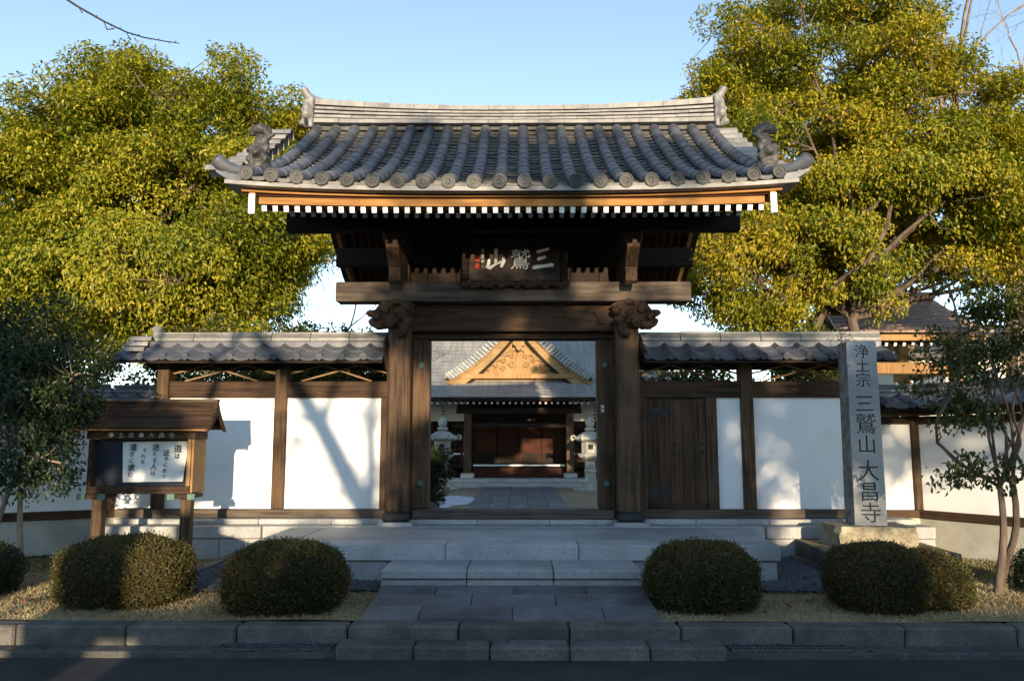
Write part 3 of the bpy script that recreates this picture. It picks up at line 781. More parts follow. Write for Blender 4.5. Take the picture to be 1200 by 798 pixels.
def brush(mb, pts, w, y=-0.006):
    """flat tapered brush stroke"""
    L = []; Rr = []; pts = [((q[0] - cx) * 1.12 + cx, (q[1] - cz) * 1.15 + cz) for q in pts]; w = [q * 1.2 for q in w]
    for i, p in enumerate(pts):
        a = Vector(pts[max(i - 1, 0)]); b = Vector(pts[min(i + 1, len(pts) - 1)]); d = (b - a).normalized(); n = Vector((-d.y, d.x)) * w[i]
        L.append(Vector(p) + n); Rr.append(Vector(p) - n)
    poly = L + Rr[::-1]; n = len(pts)
    vs = [(p.x, y, p.y) for p in poly]
    mb.add(vs, [(i, i + 1, 2 * n - 2 - i, 2 * n - 1 - i) for i in range(n - 1)])
mb = MB()
cx, cz = 0.345, 0.33      # three
brush(mb, [(cx - 0.06, cz + 0.085), (cx - 0.05, cz + 0.095), (cx + 0.03, cz + 0.115), (cx + 0.075, cz + 0.13)], [0.010, 0.017, 0.014, 0.016])
brush(mb, [(cx - 0.055, cz + 0.005), (cx - 0.04, cz + 0.01), (cx + 0.02, cz + 0.03), (cx + 0.04, cz + 0.035)], [0.012, 0.018, 0.016, 0.014])
brush(mb, [(cx - 0.11, cz - 0.095), (cx - 0.08, cz - 0.085), (cx + 0.02, cz - 0.072), (cx + 0.10, cz - 0.058), (cx + 0.125, cz - 0.065)], [0.012, 0.022, 0.017, 0.021, 0.016])
tilted(mb).build('character', 'print_white', plq); mb = MB()
cx = -0.235              # mountain
brush(mb, [(cx, cz + 0.13), (cx + 0.003, cz + 0.05), (cx - 0.003, cz - 0.05)], [0.017, 0.016, 0.013])
brush(mb, [(cx - 0.075, cz + 0.01), (cx - 0.08, cz - 0.04), (cx - 0.095, cz - 0.085), (cx - 0.07, cz - 0.095), (cx + 0.0, cz - 0.05), (cx + 0.06, cz - 0.02)], [0.012, 0.016, 0.02, 0.018, 0.011, 0.013])
brush(mb, [(cx + 0.09, cz + 0.03), (cx + 0.085, cz - 0.02), (cx + 0.06, cz - 0.085)], [0.015, 0.02, 0.012])
tilted(mb).build('character', 'print_white', plq)
mb = MB(); write(mb, '鷲', 0.07, -0.006, cz + 0.01, 0.29, 0.90, 0.05, 0.0)
tilted(mb).build('character', 'print_white', plq)
mb = MB()
for i, ch in enumerate('増上寺八'): write(mb, ch, -0.40, -0.006, 0.45 - 0.07 * i, 0.055, 0.8, 0, 0.02)
tilted(mb).build('small_lettering', 'print_pale', plq, kind='stuff')
for zz in (0.31, 0.215):
    tilted(MB().box(-0.49, -0.44, -0.006, -0.001, zz, zz + 0.07, 0.002)).build('red_seal', 'seal_red', plq)

# ================================================================== WALLS
def wave_profile(u):
    h = 0.040 * math.exp(-((u - 0.17) / 0.12) ** 2)
    t = -0.016 * math.sin(math.pi * (u - 0.36) / 0.64) if u > 0.36 else 0
    return h + t
TW = 0.272
def wave_tile(eave):
    mb = MB(); vs = []; fs = []; n = 12
    for y, zo in ((0, 0.0), (0.30, -0.008)):
        for lay in (0, 1):
            for k in range(n + 1):
                u = k / n; vs.append((u * TW, y, wave_profile(u) + zo - lay * (0.018 if (y > 0 or not eave) else (0.034 if u > 0.3 else 0.02))))
    m = n + 1
    for k in range(n):
        fs += [(k, k + 1, 2 * m + k + 1, 2 * m + k), (k + m, k, k + 1, k + 1 + m), (m + k, 3 * m + k, 3 * m + k + 1, m + k + 1)]
    fs += [(0, m, 3 * m, 2 * m), (n, 2 * m + n, 3 * m + n, m + n)]
    mb.add(vs, fs)
    if eave: mb.lathe([(0.046, 0.05), (0.046, -0.012), (0.036, -0.014), (0.033, -0.008), (0.001, -0.008)], 12, (0.17 * TW, 0, 0.006), 'y')
    return mb.mesh('wave_tile', smooth=True)
wave_me = wave_tile(False); wave_eave_me = wave_tile(True)
def wall_roof(root, x0, x1, zr, ze, half, ridge_h=0.10, light='tile_light'):
    """little tiled roof along local x; street side is -y"""
    sl = math.atan2(zr - ze, half); L = math.hypot(zr - ze, half)
    mb = MB(); mb.prism([(-half, ze - 0.078), (0, zr - 0.085), (half, ze - 0.078), (half, ze - 0.10), (0, zr - 0.13), (-half, ze - 0.10)], x0, x1, 'yz')
    rf = mb.build('wall_roof', 'wood_dark', root)
    n = int(round((x1 - x0) / TW)); w = (x1 - x0) / n
    for i in range(n):
        for r in range(2):
            t = r * 0.27
            o = O('eave_tile' if r == 0 else 'roof_tile', wave_eave_me if r == 0 else wave_me, 'tile', rf,
              (x0 + i * w, -half + t * math.cos(sl) - (0.03 if r == 0 else 0), ze - 0.028 + t * math.sin(sl) + random.uniform(-.003, .003)), (sl - 0.05 + random.uniform(-.015, .015), 0, random.uniform(-.01, .01)))
            o.scale = (w / TW, 1, 1)
    bk = MB()
    for i in range(n + 1): bk.tube([(x0 + i * w, half, ze), (x0 + i * w, 0.05, zr)], 0.05, 6)
    bk.build('rear_tiles', 'tile', rf, kind='stuff')
    seg = max(2, int((x1 - x0 - 0.5) / 0.42)); a0 = x0 + (0.30 if root.get('endcap') else 0.02)
    for ci, (zz0, zz1, hw) in enumerate(((-0.035, 0.020, 0.115), (0.026, 0.046, 0.10), (0.052, ridge_h - 0.01, 0.085))):
        for k in range(seg):
            a = a0 + (x1 - a0) * k / seg; b = a0 + (x1 - a0) * (k + 1) / seg
            B('ridge_tile', rf, light, a + 0.002, b - 0.002, -hw, hw, zr + zz0, zr + zz1, 0.008, jit=0.002)
    B('ridge_bed', rf, 'tile', x0 + 0.02, x1, -0.10, 0.10, zr - 0.14, zr - 0.036, 0.004)
    return rf
def lattice(root, x0, x1, z0, z1, y):
    def bat(p, q):
        MB().bar((p[0], y + random.uniform(-.012, .012), p[1]), (q[0], y + random.uniform(-.012, .012), q[1]), 0.022, 0.034, 0.003, up=(0, 1, 0)).build('lattice_batten', 'wood_lattice', root)
    w = x1 - x0
    bat((x0 + 0.02, z0 + 0.10), (x0 + 0.50 * w, z1)); bat((x0 + 0.12 * w, z0), (x0 + 0.85 * w, z1))
    bat((x0 + 0.20 * w, z1), (x0 + 0.82 * w, z0)); bat((x0 + 0.52 * w, z1), (x1 - 0.02, z0 + 0.10))
wood('wood_lattice', (0.11, 0.065, 0.03), (0.26, 0.165, 0.085), 'x')
def tall_wall(s):
    side = 'left' if s < 0 else 'right'
    lab = 'white plastered side wall with two dark framed panels left of the gate' if s < 0 else 'white plastered side wall with small plank door right of the gate'
    root = thing('side_wall', lab, 'wall', (0, 10.5, 0.63), 'gate side walls', local=True)
    root.location = (0, 10.5, 0); root['endcap'] = s < 0
    def bb(name, m, xa, xb, y0, y1, z0, z1, ch=0.006, **k):
        x0, x1 = sorted((s * xa, s * xb)); return B(name, root, m, x0, x1, y0, y1, z0, z1, ch, **k)
    bb('sill_beam', 'wood_grey_x', 1.27, 5.02 if s < 0 else 4.62, -0.16, 0.14, 0.63, 0.735, 0.008)
    bb('rail', 'wood_x', 1.60, 4.44, -0.085, 0.085, 2.14, 2.35, 0.008)
    for xc in (2.99, 4.52):
        bb('post', 'wood_z', xc - 0.077, xc + 0.077, -0.11, 0.11, 0.737, 2.62, 0.008)
    bb('jamb', 'wood_z', 1.585, 1.70, -0.09, 0.09, 0.737, 2.138, 0.006)
    bb('plaster_panel', 'plaster', 3.05, 4.46, -0.035, 0.035, 0.72, 2.145, 0.002)
    bb('eave_beam', 'wood_x', 1.60, 4.80, -0.075, 0.075, 2.625, 2.72, 0.006)
    if s < 0: bb('plaster_panel', 'plaster', 1.69, 2.93, -0.035, 0.035, 0.72, 2.145, 0.002)
    else:
        bb('plaster_panel', 'plaster', 2.58, 2.93, -0.035, 0.035, 0.72, 2.145, 0.002)
        bb('jamb', 'wood_z', 2.46, 2.60, -0.09, 0.09, 0.737, 2.138, 0.006)
        dr = thing('small_door', None, None, (0, 0, 0), local=True); dr.parent = root
        n = 5
        for k in range(n):
            a = 1.705 + 0.75 * k / n; B('door_plank', dr, 'wood_door', a + 0.0015, a + 0.1485, -0.045, 0.0, 0.80, 2.12, 0.003, jit=0.0012)
        B('door_foot_rail', dr, 'wood_x', 1.71, 2.45, -0.055, -0.003, 0.738, 0.80, 0.005)
        B('door_edge_rail', dr, 'wood_z', 2.37, 2.455, -0.062, -0.046, 0.80, 2.12, 0.004)
        for zz in (1.96, 0.95):
            hg = MB(); hg.prism([(1.715, zz - 0.045), (1.86, zz - 0.035), (1.90, zz - 0.055), (2.02, zz - 0.05), (1.96, zz), (2.02, zz + 0.05), (1.90, zz + 0.03), (1.86, zz + 0.035), (1.715, zz + 0.045)], -0.053, -0.0465); hg.build('strap_hinge', 'iron', dr)
        for (xx, zz) in ((1.645, 1.88), (1.645, 0.92), (2.06, 1.55), (2.06, 1.43), (2.41, 1.56), (2.41, 1.44)):
            mb = MB(); mb.lathe([(0.026, 0), (0.022, -0.014), (0.004, -0.022)], 10, (xx, -0.045 if 1.7 < xx < 2.36 else (-0.062 if xx > 2 else -0.09), zz), 'y'); mb.build('nail_head', 'iron', dr, smooth=True)
    if s < 0:
        lattice(root, -2.91, -1.60, 2.355, 2.62, 0.0); lattice(root, -4.44, -3.07, 2.355, 2.62, 0.0)
        wall_roof(root, -4.95, -1.62, 2.90, 2.645, 0.52)
        mb = MB(); ell(mb, (-4.66, 0, 2.97), (0.06, 0.10, 0.11), 8); mb.tube([(-4.62, 0, 3.02), (-4.68, -0.02, 3.05), (-4.73, -0.03, 3.02)], [0.05, 0.045, 0.03], 8)
        O('ridge_end_tile', remesh(mb, 0.018), 'tile_light', root)
        # ragged stepped-down tiles at the end of the little roof
        for k in range(3):
            O('end_tile', arc_tile(0.28, 0.06, 0.056), 'tile_light', root, (-4.98 + 0.02 * k, -0.05 - 0.14 * k, 2.885 - 0.085 * k), (0, 0.08, -math.pi / 2))
    else:
        lattice(root, 1.60, 2.91, 2.355, 2.62, 0.0); lattice(root, 3.07, 4.44, 2.355, 2.62, 0.0)
        wall_roof(root, 1.62, 4.74, 2.90, 2.645, 0.52)
    # curved end board where the small roof meets the gate post
    mb = MB(); mb.prism([(-0.40, 2.62), (-0.50, 2.72), (-0.47, 2.82), (-0.1, 3.0), (0.3, 2.9), (0.3, 2.5), (-0.3, 2.48)], s * 1.585, s * 1.618, 'yz'); mb.build('roof_end_board', 'wood_dark', root)
    return root
tall_wall(-1); tall_wall(1)

def low_wall(label, p0, ang, length, posts, zr=2.30, flip=1):
    root = thing('low_wall', label, 'wall', (p0[0], p0[1], 0), 'low white outer walls', rz=ang, local=True)
    B('footing', root, 'plaster_low', 0, length, -0.06, 0.06, -0.1, 0.615, 0.004)
    B('sill_beam', root, 'wood_x', 0, length, -0.10, 0.10, 0.617, 0.715, 0.006)
    xs = [0] + posts + [length]
    for a, b in zip(xs[:-1], xs[1:]): B('plaster_panel', root, 'plaster', a + 0.002, b - 0.002, -0.035, 0.035, 0.717, 1.80, 0.002)
    for p in posts: B('post', root, 'wood_z', p - 0.055, p + 0.055, -0.085, 0.085, 0.717, 1.96, 0.006)
    B('top_rail', root, 'wood_x', 0, length, -0.075, 0.075, 1.802, 1.90, 0.006)
    B('eave_beam', root, 'wood_x', 0, length, -0.32, -0.25, 1.90, 1.96, 0.004)
    n = int(length / 0.25)
    for i in range(n): B('rafter', root, 'wood_dark', 0.1 + i * 0.25, 0.14 + i * 0.25, -0.42, 0.42, 1.962, 2.0, 0.003)
    root['endcap'] = False
    wall_roof(root, 0, length, zr - 0.06, 2.055, 0.46, 0.085, 'tile')
    return root
low_wall('short low white wall with tiled coping behind the stone pillar', (4.62, 10.62), 0, 0.62, [0.56])
low_wall('low white wall slanting towards the street behind the right tree', (5.22, 10.60), R(-61), 5.2, [1.6, 3.2])
low_wall('short low white wall with tiled coping behind the notice board', (-5.25, 10.62), 0, 0.62, [0.06])
low_wall('low white wall behind the dark leafy tree at the left', (-8.6, 8.55), R(31.5), 3.9, [1.3, 2.6])

# ================================================================== NOTICE BOARD
nb = thing('notice_board', 'dark wooden roofed notice board on two posts left of the gate', 'notice board', (-3.93, 8.72, 0.18), rz=R(2), local=True)
# local frame: x right, y back, z from 0 at lawn; world z offset 0.18
def nbx(name, m, x0, x1, y0, y1, z0, z1, ch=0.006, **k):
    return B(name, nb, m, x0, x1, y0, y1, z0 - 0.18, z1 - 0.18, ch, **k)
for x in (-0.50, 0.435):
    nbx('post', 'wood_z', x - 0.055, x + 0.055, 0.06, 0.17, 0.12, 0.975, 0.006)
    nbx('bracket', 'wood_x', x - 0.13, x + 0.10, -0.08, 0.30, 0.977, 1.02, 0.006)
    for q in (-0.11, 0.10): nbx('bracket_cap', 'copper_green', x + q - 0.03, x + q + 0.05, -0.105, -0.082, 0.965, 1.03, 0.004)
nbx('bottom_rail', 'wood_x', -0.60, 0.485, 0.0, 0.38, 1.022, 1.10, 0.006)
nbx('back_panel', 'blackboard', -0.56, 0.445, 0.12, 0.15, 1.10, 1.60, 0.002)
nbx('stile', 'wood_x', -0.60, -0.56, 0.0, 0.38, 1.102, 1.60, 0.005)
nbx('stile', 'wood_tan', 0.445, 0.485, 0.0, 0.24, 1.102, 1.60, 0.005, label='pale tan end stile')
nbx('side_panel', 'wood_tan', 0.487, 0.51, 0.02, 0.40, 1.03, 1.66, 0.004, label='pale tan side panel')
nbx('header', 'wood_x', -0.62, 0.53, -0.015, 0.38, 1.602, 1.69, 0.005)
nbx('back_board', 'wood_x', -0.56, 0.445, 0.152, 0.38, 1.10, 1.60, 0.003)
# curved boarded roof
rf = None
prof = [(-0.16, 1.715), (-0.09, 1.76), (-0.02, 1.82), (0.05, 1.90), (0.11, 1.985), (0.12, 2.0)]
for k in range(len(prof) - 1):
    for sd in (1, -1):
        (ya, za), (yb, zb) = prof[k], prof[k + 1]
        if sd < 0: ya, yb = 0.24 - ya, 0.24 - yb
        mb = MB(); mb.bar((0.0, ya, za - 0.18), (0.0, yb + 0.012 * sd, zb - 0.18), 1.40, 0.022, 0.002, up=(0, 0, 1)); mb.build('roof_board', 'wood_x', nb)
nbx('roof_ridge', 'wood_grey_x', -0.72, 0.72, 0.08, 0.16, 2.0, 2.035, 0.005)
for s in (-1, 1):
    mb = MB(); mb.prism([(-0.17, 1.53), (-0.10, 1.575), (0.05, 1.73), (0.12, 1.84), (0.19, 1.73), (0.34, 1.575), (0.41, 1.53), (0.41, 1.50), (0.30, 1.54), (0.12, 1.68), (-0.06, 1.54), (-0.17, 1.50)], s * 0.705 - 0.015, s * 0.705 + 0.015, 'yz')
    mb.build('gable_board', 'wood_x', nb)
nbx('eave_strip', 'wood_gold_x', -0.69, 0.69, -0.15, -0.13, 1.688, 1.702, 0.002)
for x in (0.54, 0.60): nbx('eave_cap', 'copper_green', x, x + 0.05, -0.13, 0.1, 1.692, 1.712, 0.003)
for i, ch in enumerate('浄土宗●大昌寺'):
    mb = MB()
    if ch == '●': mb.lathe([(0.026, -0.0185), (0.026, -0.0195)], 14, (-0.36 + 0.107 * i, 0, 1.645 - 0.18), 'y')
    else: write(mb, ch, -0.36 + 0.107 * i, -0.0185, 1.645 - 0.18, 0.062, 1.05)
    mb.build('character', 'print_pale', nb)
# the poster pinned on the board
po = thing('poster', 'white paper poster with handwritten black Japanese verse on notice board', 'poster', (-3.93, 8.72, 0.18), rz=R(2), local=True)
mb = MB(); vs = []; fs = []; n = 12
x0, x1, z0, z1 = -0.275, 0.40, 1.145 - 0.18, 1.575 - 0.18
for j in range(5):
    for i in range(n + 1):
        u = i / n; v = j / 4
        xx = x0 + (x1 - x0) * u + 0.035 * (v - 0.5) * (u - 0.5) * 2 + 0.012 * (v - 0.5); vs.append((xx, 0.108 - 0.010 * math.sin(u * 3.1) * (1 - v) - 0.006 * math.sin(u * 9), z0 + (z1 - z0) * v + 0.008 * (u - .5)))
for j in range(4):
    for i in range(n):
        a = j * (n + 1) + i; fs.append((a, a + 1, a + n + 2, a + n + 1))
o = len(vs); vs += [(p[0], p[1] + 0.002, p[2]) for p in vs]; fs += [tuple(k + o for k in f[::-1]) for f in fs]
mb.add(vs, fs); mb.build('paper_sheet', 'paper', po, smooth=True)
mb = MB()
for txt, xx, zt, sz in (('道は', 0.315, 1.50, 0.080), ('近きにあり', 0.195, 1.455, 0.064), ('迷える人は', 0.075, 1.515, 0.070), ('それを', -0.045, 1.48, 0.062), ('遠きに求む', -0.165, 1.515, 0.074)):
    for i, ch in enumerate(txt):
        k = sz * (1.12 if ord(ch) > 0x4e00 else 0.80)
        mb = MB(); write(mb, ch, xx + random.uniform(-.006, .006) - 0.004 * i, 0.088, zt - 0.18 - sz * 0.98 * i, k, 1.0, 0.06, 0.012)
        mb.build('character', 'ink', po)

# ================================================================== STONE NAME PILLAR
pil = thing('stone_pillar', 'tall square granite pillar carved with temple characters on rough base', 'pillar', (3.95, 9.28, 0.2), rz=R(-3), local=True)
mb = MB(); h0, h1 = 0.46, 2.50
w0, w1 = 0.176, 0.164
vs, fs = cbox((1, 1, 1), 0.03)
mb.add([((p[0] * (w0 + (w1 - w0) * (p[2] + 1) / 2)), p[1] * (w0 + (w1 - w0) * (p[2] + 1) / 2) * 0.9, h0 + (h1 - h0) * (p[2] + 1) / 2 - 0.0) for p in vs], fs)
me = mb.mesh('shaft')
me.materials.append(MATS['stone_pillar']); me.materials.append(MATS['stone_pillar_rough']); me.materials.append(MATS['carving'])
for p in me.polygons:
    if abs(p.normal.x) > 0.9: p.material_index = 1
cut = MB()
for i, (ch, zc, sz) in enumerate((('浄', 2.385, 0.155), ('土', 2.225, 0.15), ('宗', 2.065, 0.16), ('三', 1.80, 0.20), ('鷲', 1.575, 0.225), ('山', 1.345, 0.20), ('大', 1.06, 0.225), ('昌', 0.83, 0.21), ('寺', 0.60, 0.215))):
    write(cut, ch, 0.0, -0.25, zc, sz * 1.08, 1.0, 0.0, 0.0)
cme = cut.mesh('cut', recalc=False)
bm = bmesh.new(); bm.from_mesh(cme); bmesh.ops.remove_doubles(bm, verts=bm.verts, dist=1e-5)
r = bmesh.ops.extrude_face_region(bm, geom=bm.faces[:])
for v in [g for g in r['geom'] if isinstance(g, bmesh.types.BMVert)]: v.co.y += 0.118
bmesh.ops.recalc_face_normals(bm, faces=bm.faces); bm.to_mesh(cme); bm.free()
cme.materials.append(MATS['stone_pillar']); cme.materials.append(MATS['stone_pillar_rough']); cme.materials.append(MATS['carving'])
for p in cme.polygons: p.material_index = 2
oa = bpy.data.objects.new('a', me); ob = bpy.data.objects.new('b', cme); col.objects.link(oa); col.objects.link(ob)
md = oa.modifiers.new('b', 'BOOLEAN'); md.operation = 'DIFFERENCE'; md.object = ob; md.solver = 'EXACT'
try: md.material_mode = 'INDEX'
except Exception: pass
res = bpy.data.meshes.new_from_object(oa.evaluated_get(bpy.context.evaluated_depsgraph_get()))
bpy.data.objects.remove(oa); bpy.data.objects.remove(ob)
if len(res.vertices) < 100: res = me
else:
    # the groove depth: front face lies at y = -w*0.9; cutter reaches y = -0.15
    pass
O('shaft', res, None, pil, label='granite shaft with incised characters')
def rough_block(x0, x1, y0, y1, z0, z1, amp, seed, sub=10):
    bm = bmesh.new(); bmesh.ops.create_cube(bm, size=1); bmesh.ops.subdivide_edges(bm, edges=bm.edges[:], cuts=sub, use_grid_fill=True)
    for v in bm.verts:
        p = Vector((x0 + (x1 - x0) * (v.co.x + .5), y0 + (y1 - y0) * (v.co.y + .5), z0 + (z1 - z0) * (v.co.z + .5)))
        n = Vector((noise.noise(p * 7 + Vector((seed, 0, 0))), noise.noise(p * 7 + Vector((0, seed, 9))), 0.4 * noise.noise(p * 6 + Vector((3, 0, seed)))))
        v.co = p + n * amp
    me = bpy.data.meshes.new('rough'); bm.to_mesh(me); bm.free(); smoothen(me, 35); return me
O('base_stone', rough_block(-0.40, 0.42, -0.33, 0.33, 0.22, 0.462, 0.045, 5), 'stone_rough', pil, label='rough hewn base stone')
O('plot_stone', rough_block(-0.62, 0.75, -0.55, 0.62, -0.1, 0.215, 0.012, 8, 6), 'kerb_stone', pil)
O('moss_fill', rough_block(-0.6, 0.7, -0.5, 0.6, 0.2, 0.225, 0.01, 2, 6), 'lawn_soil', pil)

# ================================================================== FOLIAGE
def leaves_mesh(name, pos, direc, up, length, width, rng, fold=0.25):
    """diamond leaves: pos = base, direc = unit axis, up = rough normal"""
    n = len(pos)
    side = np.cross(direc, up); side /= (np.linalg.norm(side, axis=1, keepdims=True) + 1e-9)
    nor = np.cross(side, direc)
    L = (length * rng.uniform(0.65, 1.25, n))[:, None]; Wd = (width * rng.uniform(0.7, 1.2, n))[:, None]
    mid = pos + direc * L * 0.45
    v = np.empty((n, 4, 3)); v[:, 0] = pos; v[:, 1] = mid + side * Wd * 0.5 + nor * Wd * fold; v[:, 2] = pos + direc * L - nor * L * 0.12; v[:, 3] = mid - side * Wd * 0.5 + nor * Wd * fold
    return v.reshape(-1, 3)
def leaf_object(name, verts, tint, m, parent):
    n = len(verts) // 4
    me = bpy.data.meshes.new(name)
    me.vertices.add(n * 4); me.vertices.foreach_set('co', verts.astype(np.float32).ravel())
    idx = np.arange(n) * 4
    tri = np.stack([idx, idx + 1, idx + 2, idx, idx + 2, idx + 3], 1).reshape(-1)
    me.loops.add(n * 6); me.loops.foreach_set('vertex_index', tri.astype(np.int32))
    me.polygons.add(n * 2); me.polygons.foreach_set('loop_start', (np.arange(n * 2) * 3).astype(np.int32))
    try: me.polygons.foreach_set('loop_total', np.full(n * 2, 3, np.int32))
    except Exception: pass
    me.update(calc_edges=True)
    at = me.attributes.new('tint', 'FLOAT', 'FACE'); at.data.foreach_set('value', np.repeat(tint, 2).astype(np.float32))
    return O(name, me, m, parent)
def unit(a): return a / (np.linalg.norm(a, axis=1, keepdims=True) + 1e-9)
def clump_leaves(rng, centres, radii, per, length, width, droop=0.5, flat=0.75, out=0.6, crown_c=None, tint_c=None):
    """leaves gathered in clumps; returns verts and a tint per leaf"""
    V = []; T = []
    for i, (c, r) in enumerate(zip(centres, radii)):
        n = int(per * (r / np.mean(radii)) ** 2 * rng.uniform(0.75, 1.25))
        d = unit(rng.normal(size=(n, 3))); rad = rng.uniform(0.25, 1.0, n)[:, None] ** 0.6
        p = c + d * rad * r * np.array([1, 1, flat])
        o = unit(p - (crown_c if crown_c is not None else c))
        ax = unit(o * out + rng.normal(size=(n, 3)) * 0.65 + np.array([0, 0, -droop]))
        up = unit(o * 0.8 + np.array([0, 0, 0.7]) + rng.normal(size=(n, 3)) * 0.45)
        V.append(leaves_mesh('', p, ax, up, length, width, rng))
        tb = tint_c[i] if tint_c is not None else 0.5
        T.append(np.clip(tb + rng.normal(0, 0.26, n), 0, 1))
    return np.concatenate(V), np.concatenate(T)
def limb(mb, p0, p1, r0, r1, rng, sag=0.15, n=7, sides=7):
    p0 = np.array(p0, float); p1 = np.array(p1, float); L = np.linalg.norm(p1 - p0)
    k = rng.normal(size=(3,)) * L * sag * 0.5; k2 = rng.normal(size=(3,)) * L * sag * 0.25
    pts = []; rad = []
    for i in range(n):
        t = i / (n - 1); b = math.sin(math.pi * t)
        pts.append(tuple(p0 + (p1 - p0) * t + k * b + k2 * math.sin(2 * math.pi * t))); rad.append(r0 + (r1 - r0) * t ** 0.8)
    mb.tube(pts, rad, sides); return pts
def leafy_tree(name, label, base, forks, ells, nclump, rclump, per, leaf, m, seed, trunk_r=0.2, bark='bark', cat='tree', group=None, shell=0.55, droop=0.5, limbs=16, lowthin=0.0, tint=(0.3, 0.7), stems=1, twig_r=0.012, boughs=0, rbough=0.9, bspace=0.8):
    rng = np.random.default_rng(seed)
    root = thing(name, label, cat, base, group)
    cents = []; rads = []; vol = np.array([e[1][0] * e[1][1] * e[1][2] for e in ells]) ** 0.67; pr = vol / vol.sum()
    cc = np.mean([e[0] for e in ells], axis=0); tries = 0
    while len(cents) < nclump and tries < nclump * 40:
        tries += 1
        e = ells[rng.choice(len(ells), p=pr)]; d = rng.normal(size=3); d /= np.linalg.norm(d)
        s = rng.uniform(shell, 1.0) if rng.random() < 0.85 else rng.uniform(0.0, shell)
        p = np.array(e[0]) + d * np.array(e[1]) * s
        if p[2] < base[2] + 0.4: continue
        zt = (p[2] - (cc[2] - e[1][2])) / (2 * e[1][2])
        if lowthin and rng.random() < lowthin * (1 - np.clip(zt * 1.5, 0, 1)): continue
        cents.append(p); rads.append(rclump * rng.uniform(0.6, 1.3))
    if boughs:                      # gather the clumps in separate boughs so that dark gaps stay between them
        idx = []; bc = np.array(cents)
        for _ in range(boughs * 30):
            j = rng.integers(len(bc))
            if all(np.linalg.norm(bc[j] - bc[q]) > rbough * bspace for q in idx): idx.append(j)
            if len(idx) >= boughs: break
        bl = bc[idx]; cents = []; btint = []; k = max(1, nclump // len(bl))
        for b_ in bl:
            o_ = b_ - cc; o_ /= (np.linalg.norm(o_) + 1e-6); sz = rbough * rng.uniform(0.75, 1.25); bt = rng.uniform(tint[0], tint[1])
            for _ in range(k):
                d_ = rng.normal(size=3); d_ /= np.linalg.norm(d_); d_ = d_ + o_ * 0.5 + np.array([0, 0, 0.35]); d_ /= np.linalg.norm(d_)
                cents.append(b_ + d_ * sz * rng.uniform(0.55, 1.0) * np.array([1, 1, 0.72])); btint.append(bt)
        rads = [rclump * rng.uniform(0.6, 1.3) for _ in cents]
    cents = np.array(cents); rads = np.array(rads)
    tints = np.array(btint) + rng.uniform(-0.08, 0.08, len(cents)) if boughs else rng.uniform(tint[0], tint[1], len(cents))
    V, T = clump_leaves(rng, cents, rads, per, leaf[0], leaf[1], droop, crown_c=cc, tint_c=tints)
    mb = MB()
    tops = []
    for sidx in range(stems):
        b = np.array(base) + (rng.normal(size=3) * np.array([0.25, 0.25, 0]) if stems > 1 else 0)
        f = np.array(forks[sidx % len(forks)])
        limb(mb, b - np.array([0, 0, 0.15]), f, trunk_r, trunk_r * 0.62, rng, 0.08, 8, 9); tops.append(f)
    order = rng.permutation(len(cents)); nodes = [(t, trunk_r * 0.5) for t in tops]
    for i in order[:limbs]:
        t = tops[rng.integers(len(tops))]; q = cents[i]
        pts = limb(mb, t, q, trunk_r * 0.42, twig_r * 1.6, rng, 0.2, 8, 6)
        for pp in pts[2:]: nodes.append((np.array(pp), twig_r * 1.8))
    npos = np.array([q[0] for q in nodes])
    for i in order[limbs:]:
        q = cents[i]; j = np.argmin(np.linalg.norm(npos - q, axis=1)); limb(mb, npos[j], q, twig_r * 1.5, twig_r * 0.5, rng, 0.2, 4, 4)
    mb.build('trunk', bark, root, smooth=True)
    leaf_object('crown', V - np.array([0, 0, 0]), T, m, root)
    return root
# leaf_object / trunk meshes are in world coordinates; O() offsets them by the root position

